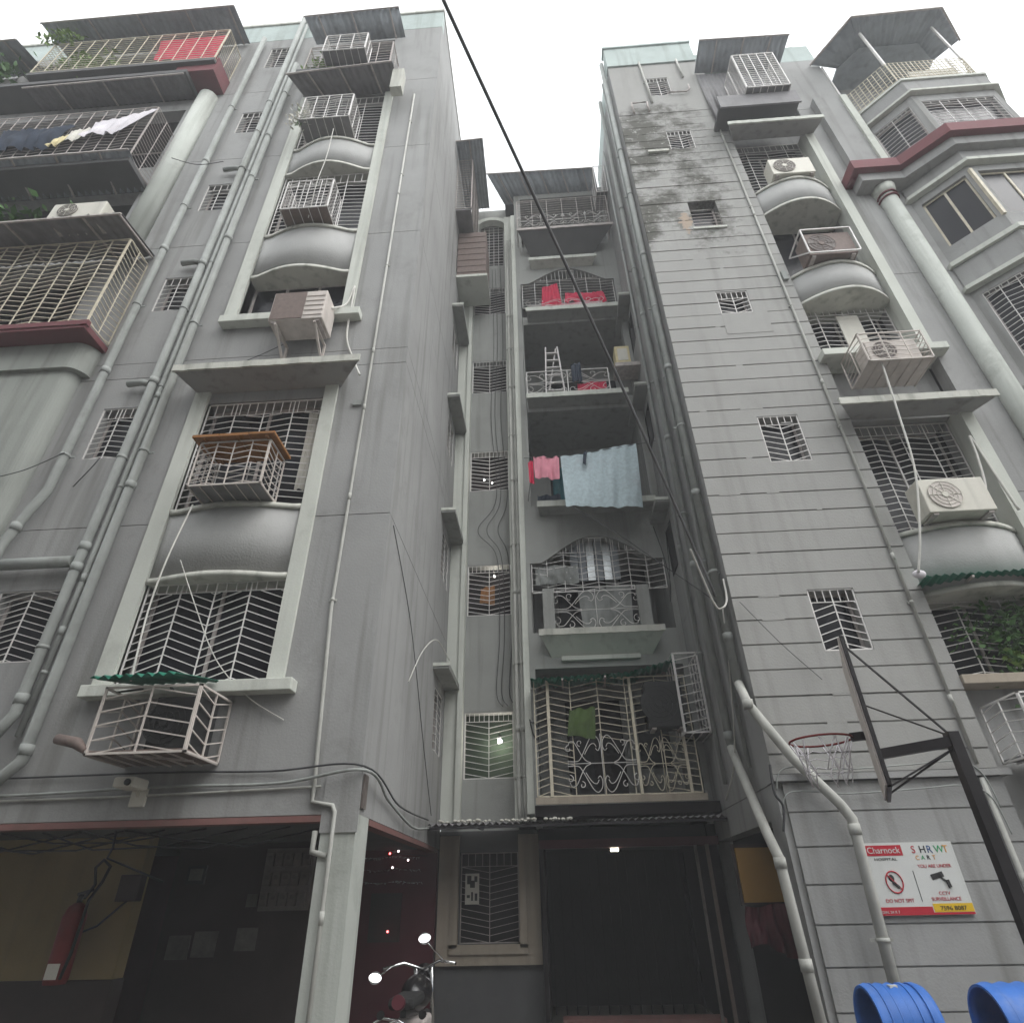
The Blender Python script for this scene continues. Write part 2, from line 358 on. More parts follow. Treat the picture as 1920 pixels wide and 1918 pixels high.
def scroll_panel(parent, fn, a0, a1, z0, z1, r=.011, m='iron', depth=.0, name='scroll_work', double=True):
    """wrought scroll work: mirrored S-bars that cross and curl, with a middle rail and a centre post"""
    W = a1-a0; H = z1-z0; cx = (a0+a1)/2; lines = []
    for sx in (-1, 1):
        for sz in (-1, 1):
            def q(u, w): return (cx+sx*u*W/2, (z0+z1)/2+sz*w*H/2)
            big = [(1.0, .08), (.72, .08), (.60, .22), (.42, .62), (.30, .86), (.18, .94), (.07, .80), (.04, .58), (.10, .42), (.17, .50)]
            small = [(.97, .60), (.92, .74), (.80, .72), (.72, .58), (.60, .30), (.48, .10), (.34, .02)]
            inner = [(.50, .30), (.40, .50), (.30, .64), (.20, .66), (.14, .54)]
            lines += [[q(*p) for p in big], [q(*p) for p in small], [q(*p) for p in inner]]
            c = q(.955, .50); lines.append(spiral(c[0], c[1], .055*W, .012*W, math.pi/2 if sx > 0 else math.pi/2, (math.pi/2-sx*sz*5.5)))
            c = q(.62, .70); lines.append(spiral(c[0], c[1], .05*W, .012*W, -math.pi/2*sz, -math.pi/2*sz+sx*5.5))
    lines += [[(a0, (z0+z1)/2), (a1, (z0+z1)/2)], [(cx, z0), (cx, z1)]]
    mb = MB()
    for ln in lines:
        p3 = [Vector(fn(a, depth+random.uniform(-.003, .003), z)) for a, z in ln]
        if len(p3) > 3 and len(p3) < 12:
            o = []
            for i in range(len(p3)-1):
                q0 = p3[max(i-1, 0)]; q1 = p3[i]; q2 = p3[i+1]; q3 = p3[min(i+2, len(p3)-1)]
                for k in range(3):
                    t = k/3; o.append(.5*((2*q1)+(q2-q0)*t+(2*q0-5*q1+4*q2-q3)*t*t+(3*q1-q0-3*q2+q3)*t**3))
            p3 = o+[p3[-1]]
        mb.tube(p3, r*.6, 5)
    return mb.build(name, m, parent)
def corrugated(name, m, parent, A, B, C, D, n=30, amp=.018, thick=.004):
    """sheet with waves running from edge AB to edge DC (A,B front, D,C back)"""
    A, B, C, D = map(Vector, (A, B, C, D)); nrm = (B-A).cross(D-A).normalized(); mb = MB()
    if nrm.z < 0: nrm = -nrm
    for lay in (0, 1):
        base = len(mb.v)
        for k in range(n*4+1):
            t = k/(n*4); o = nrm*(amp*math.sin(k/4*2*math.pi)+(thick if lay else 0)); j = random.uniform(-.012, .012)
            f_, b_ = A.lerp(B, t), D.lerp(C, t); mb.v.append(tuple(f_+(f_-b_).normalized()*j+o)); mb.v.append(tuple(b_+o))
        for k in range(n*4):
            i = base+2*k; mb.f.append((i, i+2, i+3, i+1) if lay else (i, i+1, i+3, i+2)); mb.smooth.add(len(mb.f)-1)
    nn = (n*4+1)*2
    for k in range(n*4): i = 2*k; mb.f.append((i, i+2, i+2+nn, i+nn)); mb.f.append((i+1, i+1+nn, i+3+nn, i+3))
    mb.f.append((0, 1, 1+nn, nn)); i = 2*n*4; mb.f.append((i, i+nn, i+1+nn, i+1))
    return mb.build(name, m, parent)
def curve_off(t, B, mode):
    if mode == 's':
        e = min(t, 1-t)
        if e < .05: return 0
        q = min((e-.05)/.45, 1); return B*(1-(1-q)**2)**1.25
    return B*(1-(2*t-1)**2) if mode == 'b' else 0
def curved_panel(parent, x0, x1, Yw, Yb, z0, z1, B, mode, m, rimm='trim', rim=.07, N=28, name='balcony_panel'):
    def solid(za, zb, ex, y1):
        mb = MB(); k = N+1
        for z in (za, zb):
            for i in range(k): mb.v.append((x0+(x1-x0)*i/N, Yw-curve_off(i/N, B, mode)-ex, z))
            for i in range(k): mb.v.append((x0+(x1-x0)*i/N, y1, z))
        o = 2*k
        for i in range(N):
            mb.f.append((i, i+1, o+i+1, o+i)); mb.smooth.add(len(mb.f)-1)
            mb.f.append((k+i+1, k+i, o+k+i, o+k+i+1)); mb.f.append((i+1, i, k+i, k+i+1)); mb.f.append((o+i, o+i+1, o+k+i+1, o+k+i))
        mb.f += [(0, o, o+k, k), (N, k+N, o+k+N, o+N)]
        return mb
    p = solid(z0+rim, z1-rim, 0, Yb).build(name, m, parent)
    solid(z1-rim-.002, z1, .03, Yb-.003).build('rim', rimm, p); solid(z0, z0+rim+.002, .03, Yb-.003).build('rim', rimm, p)
    return p
def pipe(name, label, cat, pts, r, m='pipe', collars=(), bands=(), group=None, n=12):
    t = T(name, label, cat, pts[-1], group)
    MB().tube(pts, r, n).build('pipe_run', m, t)
    P = [Vector(p) for p in pts]
    def at(z):
        for i in range(len(P)-1):
            a, b = P[i], P[i+1]
            if (a.z-z)*(b.z-z) <= 0 and abs(a.z-b.z) > .3: return a.lerp(b, (z-a.z)/(b.z-a.z))
    for z in collars:
        c = at(z)
        if c is not None: MB().tube([c+Vector((0, 0, .055)), c-Vector((0, 0, .055))], [r*1.13, r*1.13], n).build('collar', m, t)
    for z in bands:
        c = at(z)
        if c is not None:
            mb = MB(); mb.tube([c+Vector((0, 0, .02)), c-Vector((0, 0, .02))], r*1.14, n); mb.box(c.x-r*2.0, c.x+r*2.0, c.y+r*.5, c.y+r*.5+.02, c.z-.015, c.z+.015); mb.build('clamp', m, t)
    return t
def cable(name, label, pts, r, m='cable', cat='cable', group=None, sag=0, n=6):
    P = [Vector(p) for p in pts]; o = []
    for i in range(len(P)-1):
        q0 = P[max(i-1, 0)]; q1 = P[i]; q2 = P[i+1]; q3 = P[min(i+2, len(P)-1)]
        for k in range(8):
            t = k/8
            v = .5*((2*q1)+(q2-q0)*t+(2*q0-5*q1+4*q2-q3)*t*t+(3*q1-q0-3*q2+q3)*t**3) if len(P) > 2 else q1.lerp(q2, t)
            o.append(v+Vector((0, 0, -sag*4*t*(1-t))))
    o.append(P[-1])
    return tag(MB().tube(o, r, n).build(name, m), label, cat, group)
def cloth(name, label, m, A, B, C, D, fold=.03, nf=5, cat='laundry', nx=26, nz=12, group=None, ph=0., bot=.03):
    """hanging cloth: A,B top corners, D,C bottom corners"""
    A, B, C, D = map(Vector, (A, B, C, D)); nr = (B-A).cross(D-A).normalized(); mb = MB()
    for lay in (0, 1):
        for j in range(nz+1):
            for i in range(nx+1):
                u, v = i/nx, j/nz
                p = A.lerp(B, u).lerp(D.lerp(C, u), v)+nr*(fold*math.sin((u+.07*math.sin(5*v+ph)+.05*math.sin(9*u))*nf*2*math.pi+ph)*(.25+.75*v)*(.6+.5*math.sin(3.1*u+ph*3))+.35*fold*math.sin(u*nf*13+ph*2+4*v)+.5*fold*math.sin(v*5+u*3)+lay*.006)
                p.z += bot*.6*v*math.sin(u*5.3+ph)+.02*math.sin(u*math.pi*(2+nf%3))*(1-v)*-1; mb.v.append(tuple(p))
    k = nx+1; L_ = k*(nz+1)
    for lay in (0, 1):
        for j in range(nz):
            for i in range(nx):
                a = lay*L_+j*k+i; mb.f.append((a, a+1, a+k+1, a+k)); mb.smooth.add(len(mb.f)-1)
    return tag(mb.build(name, m), label, cat, group)
def ac_unit(label, c, w, h, d, fn_rot=0, bodym='ac', fan=True, group='outdoor air conditioner units', bracket=False, fside=-1, tilt=0, fanm='acdark'):
    """split air conditioner outdoor unit; c = centre of the bottom of the front face, front towards -y"""
    t = T('air_conditioner', label, 'air conditioner', c, group); x, y, z = c
    MB().box(x-w/2, x+w/2, y, y+d, z, z+h).build('casing', bodym, t, bevel=.015)
    if fan:
        fx = x+fside*w*.17; fz = z+h*.5; rr = h*.40
        MB().tube([(fx, y-.004, fz), (fx, y-.012, fz)], rr, 24).build('fan_opening', fanm, t)
        mb = MB()
        for k in range(1, 5):
            rk = rr*k/4; pts = [(fx+rk*math.cos(a*math.pi/12), y-.018, fz+rk*math.sin(a*math.pi/12)) for a in range(25)]; mb.tube(pts, .004, 4)
        for k in range(8):
            a = k*math.pi/4; mb.bar((fx, y-.018, fz), (fx+rr*math.cos(a), y-.018, fz+rr*math.sin(a)), .006)
        mb.build('fan_guard', bodym, t); MB().tube([(fx, y-.012, fz), (fx, y-.024, fz)], rr*.2, 12).build('fan_hub', bodym, t)
    else:
        MB().box(x-w/2+.02, x+w*.12, y-.01, y-.002, z+.02, z+h-.02).build('coil_panel', 'acbrown', t)
        for k in range(5):
            zz_ = z+h*.12+k*h*.17; MB().box(x+w*.14, x+w/2-.02, y-.012, y-.002, zz_, zz_+h*.09).build('louvre', bodym, t)
    MB().box(x-w/2+.05, x-w/2+.12, y+.02, y+d-.02, z-.03, z).build('foot', 'irond', t); MB().box(x+w/2-.12, x+w/2-.05, y+.02, y+d-.02, z-.03, z).build('foot', 'irond', t)
    if bracket:
        for sx in (-1, 1):
            bx_ = x+sx*w*.36; mb = MB(); mb.bar((bx_, y+.02, z-.045), (bx_, bracket, z-.045), .035); mb.bar((bx_, y+.05, z-.06), (bx_, bracket, z-.42), .035); mb.bar((bx_, bracket-.02, z-.05), (bx_, bracket-.02, z-.44), .035); mb.build('bracket', 'pinkw', t)
    return t
def cage(label, x0, x1, y0, y1, z0, z1, nv=4, rise=.07, step=.10, r=.012, m='iron', floor=None, top=None, cat='iron cage', group='iron cages bolted to the walls', detail=True, nside=2, name='iron_cage', horiz=False):
    """projecting safety cage: front and two side grilles, a bottom frame; open at the wall"""
    t = T(name, label, cat, ((x0+x1)/2, y1, z0), group)
    f = mapy(y0); sl_ = mapxn(x0); sr = mapxp(x1)
    pv = [k/nv for k in range(1, nv)]; ps = [k/nside for k in range(1, nside)]
    if horiz: rise = 0.0
    grille(t, f, x0, x1, z0, z1, pv, step, rise, 1, depth=0, r=r, m=m, detail=detail, name='front_grille')
    grille(t, sl_, y0, y1, z0, z1, ps, step, rise, 1, depth=0, r=r, m=m, detail=detail, name='side_grille')
    grille(t, sr, y0, y1, z0, z1, ps, step, rise, -1, depth=0, r=r, m=m, detail=detail, name='side_grille')
    mb = MB(); nb = max(3, int((x1-x0)/.16))
    for k in range(nb+1): mb.bar((x0+(x1-x0)*k/nb, y0, z0), (x0+(x1-x0)*k/nb, y1, z0), r*.8)
    mb.build('bottom_bars', m, t)
    if floor: MB().box(x0+.01, x1-.01, y0+.01, y1-.01, z0+.012, z0+.04).build('floor_tray', floor, t)
    return t
def leaves(name, parent, c, ext, n, m, size=.07):
    mb = MB(); rnd = random.Random(len(name)*31+n)
    for k in range(n):
        p = Vector((c[0]+rnd.gauss(0, ext[0]*.45), c[1]+rnd.gauss(0, ext[1]*.45), c[2]+rnd.gauss(0, ext[2]*.45)))
        a = Vector((rnd.uniform(-1, 1), rnd.uniform(-1, 1), rnd.uniform(-.6, .6))).normalized(); b = a.cross(Vector((rnd.uniform(-1, 1), rnd.uniform(-1, 1), rnd.uniform(-1, 1)))).normalized()
        s_ = size*rnd.uniform(.6, 1.4); mb.poly([p-a*s_, p-a*s_*.2+b*s_*.45, p+a*s_, p-a*s_*.2-b*s_*.45])
    return mb.build(name, m, parent)
def text(body, parent, x, y, z, size, m, name='lettering', sx=1.0, font=None, align='LEFT'):
    cv = bpy.data.curves.new(name, 'FONT'); cv.body = body; cv.size = size; cv.extrude = .0015; cv.align_x = align; cv.resolution_u = 3
    o = bpy.data.objects.new(name, cv); col.objects.link(o)
    dg = bpy.context.evaluated_depsgraph_get(); me = bpy.data.meshes.new_from_object(o.evaluated_get(dg)); bpy.data.objects.remove(o); bpy.data.curves.remove(cv)
    off = Vector((0, 0, 0)); p = parent
    while p is not None: off += p.location; p = p.parent
    for v in me.vertices: v.co = (x+v.co.x*sx-off.x, y-v.co.z-off.y, z+v.co.y-off.z)
    me.materials.clear(); me.materials.append(MT[m]); o2 = bpy.data.objects.new(name, me); col.objects.link(o2); o2.parent = parent; return o2

# ================================================================== the setting
g = MB(); g.quad((-400, -400, 0), (400, -400, 0), (400, 400, 0), (-400, 400, 0)); struct('ground', g, 'ground')

# unseen houses added behind the viewer, sized to shade the lower storeys
def house(label, x0, x1, Yf, h, loc):
    t = T('unseen_shade_house', label, 'building', loc, 'unseen houses added for shade'); f = lambda a, d, z: (a, Yf-d, z); n = int((x1-x0-1)//4)
    hl = [(x0+1.5+4*k, x0+2.8+4*k, z, z+1.4) for k in range(n) for z in (1.2, 4.3, 7.4, 10.5, 13.6) if z+1.8 < h]
    wall_mb(f, x0, x1, 0, h, hl, 0, .25).build('front_wall', 'wall', t); MB().box(x0, x1, Yf-9, Yf-.6, 0, h-.2).build('house_core', 'wall3', t)
    for q in hl: window(t, f, *q, .15, 2)
house('unseen tall grey house added to shade the left wing', -30, -.5, -4.2, 17, (-15, -8, 0))
house('unseen lower grey house added to shade the right wing', 1.5, 30, -7.5, 11.5, (15, -12, 0))

# ================================================================== left wing
LW = T('apartment_wing', 'grey left apartment wing with white framed bay, open garage below and plain inner wall', 'building', (-6, 9, 0), 'wings of the grey apartment house')
fL = mapy(6.6)
LJ = [2.36, 5.93, 8.73, 9.07, 12.23, 15.39, 18.55, 21.6]
smallL = [(-6.86, -6.0, 4.08, 5.02), (-6.61, -6.03, 7.12, 8.1), (-6.58, -6.02, 10.37, 11.28), (-6.58, -6.02, 13.43, 14.38), (-6.56, -6.0, 16.55, 17.5), (-6.57, -6.0, 19.92, 21.08)]
bayL = [(-4.95, -3.15, 3.73, 8.08), (-4.95, -3.15, 9.93, 17.9), (-4.9, -3.2, 18.7, 21.0)]
stackL = [(-13.5, -8.0, 9.7, 11.6), (-13.5, -8.05, 12.3, 14.3), (-13.5, -8.05, 15.3, 17.9), (-13.5, -8.0, 19.2, 21.2), (-13.0, -8.55, 6.7, 8.35)]
courses(LW, fL, -14.5, -1.95, LJ, smallL+bayL+stackL, 'wall')
MB().box(-14.5, -1.953, 6.597, 6.80, 21.606, 22.62).build('parapet', 'teal', LW); MB().box(-14.5, -1.93, 6.56, 6.84, 22.62, 22.72).build('coping', 'trimw', LW)
fLs = mapxp(-1.95)
sideholes = [(10.45, 11.25, z, z+1.05) for z in (3.75, 6.95, 10.1, 13.25, 16.4)]
courses(LW, fLs, 6.632, 11.62, [2.36, 5.93, 8.73, 9.07, 12.23, 15.39, 18.55, 21.6], sideholes, 'wall')
MB().box(-2.16, -1.953, 6.81, 11.62, 21.606, 22.62).build('parapet', 'wall', LW); MB().box(-2.2, -1.93, 6.845, 11.64, 22.62, 22.72).build('coping', 'trimw', LW)
MB().box(-14.4, -2.25, 7.75, 11.4, 2.55, 21.4).build('inner_core', 'room', LW)
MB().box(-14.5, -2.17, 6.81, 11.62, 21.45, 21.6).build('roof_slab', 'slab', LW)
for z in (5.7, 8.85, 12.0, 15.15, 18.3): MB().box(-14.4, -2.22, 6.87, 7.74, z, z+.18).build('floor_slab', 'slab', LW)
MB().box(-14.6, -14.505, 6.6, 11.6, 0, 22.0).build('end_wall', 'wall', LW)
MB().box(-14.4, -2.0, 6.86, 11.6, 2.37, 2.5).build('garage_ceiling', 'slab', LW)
MB().box(-14.5, -2.302, 6.59, 6.75, 2.30, 2.358).build('beam_edge', 'redbeam', LW)
MB().box(-2.10, -1.945, 7.053, 11.4, 2.30, 2.358).build('beam_edge', 'redbeam', LW)
MB().box(-2.30, -1.952, 6.603, 7.05, 0, 2.37).build('garage_column', 'column', LW)
MB().box(-2.31, -1.935, 6.585, 6.602, 2.2, 2.75).build('column_head', 'wall', LW)
MB().box(-1.944, -1.925, 6.66, 6.80, 2.42, 2.74).build('plaster_scar', 'acdark', LW)
# bay of the left wing
for a, b in ((-5.18, -4.953), (-3.147, -2.95)):
    MB().box(a, b, 6.55, 6.599, 3.72, 8.30).build('bay_trim', 'trim', LW); MB().box(a, b, 6.55, 6.599, 9.92, 17.95).build('bay_trim', 'trim', LW)
for a in (-4.952, -3.15):
    MB().box(a, a+.002, 6.599, 6.8, 3.74, 8.07).build('bay_reveal', 'trim', LW); MB().box(a, a+.002, 6.599, 6.8, 9.94, 17.9).build('bay_reveal', 'trim', LW)
MB().box(-5.2, -2.79, 6.42, 6.598, 3.585, 3.72).build('window_sill', 'trim', LW, .01); MB().box(-5.15, -2.78, 6.42, 6.598, 9.76, 9.92).build('window_sill', 'trim', LW, .01)
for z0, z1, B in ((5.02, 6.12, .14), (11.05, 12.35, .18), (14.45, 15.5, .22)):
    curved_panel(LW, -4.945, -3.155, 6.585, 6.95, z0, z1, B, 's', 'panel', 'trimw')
def splay(parent, xf0, xf1, xb0, xb1, yf, yb, zf0, zf1, zb0, zb1, m='wall', lipm='trimw', name='sunshade', lip=.03):
    mb = MB(); mb.v = [(xf0, yf, zf0), (xf1, yf, zf0), (xb1, yb, zb0), (xb0, yb, zb0), (xf0, yf, zf1), (xf1, yf, zf1), (xb1, yb, zb1), (xb0, yb, zb1)]
    mb.f = [(0, 3, 2, 1), (4, 5, 6, 7), (0, 1, 5, 4), (1, 2, 6, 5), (2, 3, 7, 6), (3, 0, 4, 7)]
    s = mb.build(name, m, parent)
    l = MB(); n = 24; rnd = random.Random(int(xf0*100)); top = []
    for k in range(n): 
        a = xf0-.02+(xf1-xf0+.04)*k/n; b = xf0-.02+(xf1-xf0+.04)*(k+1)/n; ch = rnd.uniform(0, .006)
        l.box(a, b, yf-lip-ch, yf-.001, zf0-.012+ch, zf1+.012)
    l.build('lip', lipm, s); return s
splay(LW, -5.3, -2.52, -5.15, -2.92, 6.12, 6.599, 8.30, 8.40, 8.28, 8.55)
window(LW, fL, -4.95, -3.15, 3.73, 5.05, .22); window(LW, fL, -4.95, -3.15, 6.12, 8.08, .22); window(LW, fL, -4.95, -3.15, 9.93, 11.08, .22, 3)
window(LW, fL, -4.95, -3.15, 12.33, 14.5, .22); window(LW, fL, -4.95, -3.15, 15.45, 17.9, .22); window(LW, fL, -4.9, -3.2, 18.7, 21.0, .22)
Q4 = [.25, .5, .75]
grille(LW, fL, -4.94, -3.16, 3.74, 5.03, Q4, .103, .17, 1, .13, 14, .03, .013)
grille(LW, fL, -4.94, -3.16, 6.13, 8.07, Q4, .118, .07, 1, .24, 14, .03, .013)
grille(LW, fL, -4.94, -3.16, 12.36, 14.45, Q4, .125, .04, 1, .3, 12, .03, .013, detail=False)
grille(LW, fL, -4.94, -3.16, 15.5, 17.85, Q4, .125, .04, 1, .3, 12, .03, .013, detail=False)
for i, h in enumerate(smallL):
    window(LW, fL, *h, .17, 1)
    if i == 0: grille(LW, fL, *h, [.5], .085, .13, 1, 0, 0, .02, .012)
    elif i == 1: grille(LW, fL, *h, [.5], .10, .05, 1, .2, 5, .02, .012)
    else: grille(LW, fL, *h, [.5], .12, .03, 1, .2, 4, .02, .012, detail=False)
for h in sideholes: window(LW, fLs, *h, .12, 1); grille(LW, fLs, *h, [.5], .13, .05, 1, depth=.02, r=.012, detail=False)
for z in (5.1, 8.3, 11.45, 14.6):
    s = MB().box(-1.949, -1.67, 10.15, 11.62, z-.10, z-.004).build('sunshade', 'wall3', LW); MB().box(-1.949, -1.655, 10.13, 10.149, z-.06, z).build('lip', 'trim', s)
for h in stackL: window(LW, fL, *h, .9, 5)
# projecting balcony stack at the far left
MB().box(-14.2, -7.03, 6.05, 6.599, 9.36, 9.48).build('balcony_slab', 'maroon', LW, .008)
MB().box(-14.2, -7.0, 6.03, 6.10, 9.42, 9.52).build('slab_edge', 'maroon', LW)
prof = [(-14.2, 6.599), (-14.2, 6.40)]+[(-7.42+.2*math.sin(a*math.pi/16), 6.60-.2*math.cos(a*math.pi/16)) for a in range(9)]
MB().extrude(prof, lambda p, q, t: (p, q, t), 2.37, 8.80).build('rounded_pier', 'wall2', LW)
prof = [(-14.2, 6.599), (-14.2, 6.33)]+[(-7.36+.27*math.sin(a*math.pi/16), 6.60-.27*math.cos(a*math.pi/16)) for a in range(9)]
MB().extrude(prof, lambda p, q, t: (p, q, t), 8.80, 9.35).build('pier_cap', 'wall2', LW)
prof = [(-7.60+.24*math.cos(a*math.pi/8), 6.60-.24*math.sin(a*math.pi/8)) for a in range(9)]
mb = MB().extrude(prof, lambda p, q, t: (p, q, t), 12.05, 18.35); mb.smooth.update(range(2, 10)); mb.build('half_column', 'column', LW)
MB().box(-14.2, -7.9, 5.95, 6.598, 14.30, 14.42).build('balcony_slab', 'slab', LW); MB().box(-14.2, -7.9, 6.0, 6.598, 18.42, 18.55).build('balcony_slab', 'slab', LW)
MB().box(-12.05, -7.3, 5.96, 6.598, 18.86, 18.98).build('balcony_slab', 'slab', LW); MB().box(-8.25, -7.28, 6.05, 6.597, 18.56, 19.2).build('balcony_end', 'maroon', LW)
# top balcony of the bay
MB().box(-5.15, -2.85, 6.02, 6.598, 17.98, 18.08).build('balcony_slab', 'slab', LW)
MB().box(-2.86, -2.6, 6.1, 6.3, 17.0, 17.9).build('bent_bracket_panel', 'trimw', LW)

# ================================================================== middle block in the recess
CB = T('apartment_block', 'recessed middle block with stair window strip, white pilasters and stacked balconies', 'building', (.3, 12, 0), 'wings of the grey apartment house')
fS = mapy(11.65); fC = mapy(11.0)
sh = [(-1.58, -.66, z, z+1.17) for z in (3.45, 6.58, 9.72, 12.85, 15.95)]+[(-1.45, -.7, 18.2, 20.3)]
courses(CB, fS, -1.95, -.6, [2.6, 21.2], sh, 'wall3')
for i, h in enumerate(sh):
    if i < 5: grille(CB, fS, *h, [.5], .108, -.09, 1, .17, 10, .02, .013, detail=i < 3)
    else: bars_grille(CB, fS, *h, 5, 14, .05)
    fbox(fS, h[0]-.02, h[1]+.02, .45, .47, h[2]-.4, h[3]+1.1).build('stair_back_wall', 'stairgreen' if i == 0 else 'room', CB)
MB().box(-1.947, -1.6, 11.5, 11.648, 2.75, 17.6).build('pilaster', 'trim', CB); MB().box(-1.70, -1.6, 11.44, 11.499, 2.75, 17.6).build('pilaster_fillet', 'trim', CB)
MB().box(-.64, -.32, 11.3, 11.648, 2.75, 20.2).build('pilaster', 'trim', CB); MB().box(-.42, -.30, 11.02, 11.299, 2.80, 19.8).build('pilaster_fillet', 'trim', CB)
arch = MB()
for k in range(16):
    a0, a1 = math.pi*k/16, math.pi*(k+1)/16; r0, r1 = .42, .60; c = (-1.06, 19.95)
    P = lambda r, a, y: (c[0]+r*math.cos(a), y, c[1]+r*.8*math.sin(a))
    arch.quad(P(r0, a0, 11.42), P(r1, a0, 11.42), P(r1, a1, 11.42), P(r0, a1, 11.42)); arch.quad(P(r0, a0, 11.42), P(r0, a1, 11.42), P(r0, a1, 11.64), P(r0, a0, 11.64)); arch.quad(P(r1, a0, 11.42), P(r1, a0, 11.64), P(r1, a1, 11.64), P(r1, a1, 11.42))
arch.build('stair_arch', 'trim', CB); MB().box(-1.66, -1.48, 11.42, 11.64, 17.6, 19.95).build('arch_jamb', 'trim', CB)
bal = [(-.2, 2.5, 2.98, 5.2), (-.22, 2.5, 5.9, 8.02), (-.15, 2.45, 8.78, 11.5), (-.15, 2.45, 11.85, 14.62), (-.18, 2.45, 14.92, 16.95), (-.1, 2.45, 18.05, 20.6)]
courses(CB, fC, -.3, 2.615, [2.7, 21.0], bal, 'wall3')
def spandrel(a0, a1, zs_, za, ztop):
    mb = MB(); n = 24
    for y0, y1 in ((11.002, 11.24),):
        for k in range(n):
            f0, f1 = k/n, (k+1)/n; c0, c1 = a0+(a1-a0)*f0, a0+(a1-a0)*f1
            def h(f): e = min(f, 1-f); return zs_+(za-zs_)*(math.sin(min(1, max(0, (e-.08)/.42))*math.pi/2)**1.2)
            mb.quad((c0, y0, h(f0)), (c1, y0, h(f1)), (c1, y0, ztop), (c0, y0, ztop)); mb.quad((c0, y0, h(f0)), (c0, y1, h(f0)), (c1, y1, h(f1)), (c1, y0, h(f1)))
    return mb.build('arch_spandrel', 'wall3', CB)
spandrel(-.22, 2.5, 7.40, 7.99, 8.02); spandrel(-.18, 2.45, 16.35, 16.92, 16.95)
for z in (2.72, 5.35, 8.45, 11.55, 14.66, 17.72, 20.65): MB().box(-.29, 2.61, 11.26, 12.6, z, z+.16).build('loggia_slab', 'wall3', CB)
MB().box(-.29, 2.61, 12.6, 12.75, 2.72, 21).build('loggia_back_wall', 'wall3', CB)
MB().box(2.5, 2.612, 11.26, 12.59, 2.6, 21).build('loggia_side_wall', 'wall3', CB); MB().box(-.295, -.2, 11.26, 12.59, 2.6, 21).build('loggia_side_wall', 'wall3', CB)
for z in (3.0, 6.0, 8.9, 12.0, 15.0, 18.1):
    d = MB().box(.35, 1.45, 12.56, 12.598, z-.1, z+2.0).build('balcony_door', 'room', CB); MB().box(.40, .85, 12.545, 12.559, z, z+1.9).build('door_leaf', 'glass', d)
    MB().box(1.75, 2.35, 12.55, 12.598, z+.7, z+1.9).build('balcony_window', 'glass', CB)
for z, xa, xb, ty in ((5.82, -.08, 2.2, 10.65), (8.70, .0, 2.25, 10.7), (11.76, -.13, 2.05, 10.65), (14.86, -.05, 2.22, 10.65)):
    if z < 6: splay(CB, xa, xb, xa+.2, xb-.22, ty, 10.999, z-.10, z, z-.42, z, 'trim', 'trimw', 'balcony_ledge', .02)
    else: splay(CB, xa, xb+.2, xa+.03, xb+.15, ty, 10.999, z-.12, z, z-.16, z, 'wall3', 'trim', 'balcony_ledge', .02)
MB().box(.3, 1.75, 10.92, 10.998, 5.32, 5.40).build('ledge_moulding', 'trim', CB)
splay(CB, -.2, 2.55, .15, 2.0, 10.4, 10.998, 17.98, 18.06, 17.55, 18.06, 'slab', 'irond', 'balcony_ledge', .02)
splay(CB, .1, 2.0, .15, 1.9, 10.75, 10.997, 17.05, 17.15, 16.98, 17.4, 'trim', 'trim', 'cornice', .02)
MB().box(-.28, 2.6, 10.55, 10.998, 2.70, 2.86).build('balcony_slab', 'room', CB); MB().box(-.26, 2.42, 10.50, 10.549, 2.87, 2.97).build('balcony_kerb', 'cream', CB)
for a in ((-.0, .22), (1.82, 2.05)): MB().box(a[0], a[1], 10.78, 10.9, 5.83, 6.72).build('balcony_pier', 'wall3', CB)
MB().box(-.6, 2.6, 11.3, 16, 21.0, 21.2).build('roof_slab', 'slab', CB)
MB().box(-1.94, -.3, 12.9, 16, 2.6, 21.0).build('inner_core', 'room', CB); MB().box(-.29, 2.6, 12.76, 16, 2.6, 21.0).build('inner_core', 'room', CB)
# grilles and railings of the balconies
fB = mapy(10.56)
grille(CB, fB, -.24, 2.38, 2.98, 4.86, [.10, .24, .42, .60, .80], .115, .09, 1, depth=0, r=.014, m='ironc', name='balcony_grille', skip=lambda a, z: .62 < a < 1.75 and z < 3.86)
for a in (.0, 1.42, 2.2): MB().bar((a, 10.545, 2.98), (a, 10.545, 4.85), .045).build('grille_post', 'ironc', CB)
scroll_panel(CB, mapy(10.54), .28, 1.40, 3.0, 3.92); scroll_panel(CB, mapy(10.54), 1.44, 2.18, 3.0, 3.85, m='ironc')
grille(CB, mapy(11.05), -.2, 2.48, 6.75, 7.97, [.12, .25, .38, .5, .62, .74, .87], .13, .06, -1, .34, 22, 0, .013, name='balcony_grille')
scroll_panel(CB, mapy(10.86), .22, 1.82, 5.85, 6.7)
bars_grille(CB, mapy(10.93), .22, 1.82, 6.7, 6.78, 1, 1, 0, .02, name='handrail')
scroll_panel(CB, mapy(10.75), -.1, 1.85, 11.80, 12.55); bars_grille(CB, mapy(10.75), -.12, 1.87, 11.78, 12.58, 2, 1, 0, .022, name='railing_frame')
grille(CB, mapy(11.05), -.15, 2.42, 15.35, 16.9, [.14, .28, .42, .57, .71, .86], .12, .03, 1, .4, 24, 0, .012, detail=False, name='balcony_grille')
scroll_panel(CB, mapy(10.8), -.02, 2.0, 14.9, 15.35)
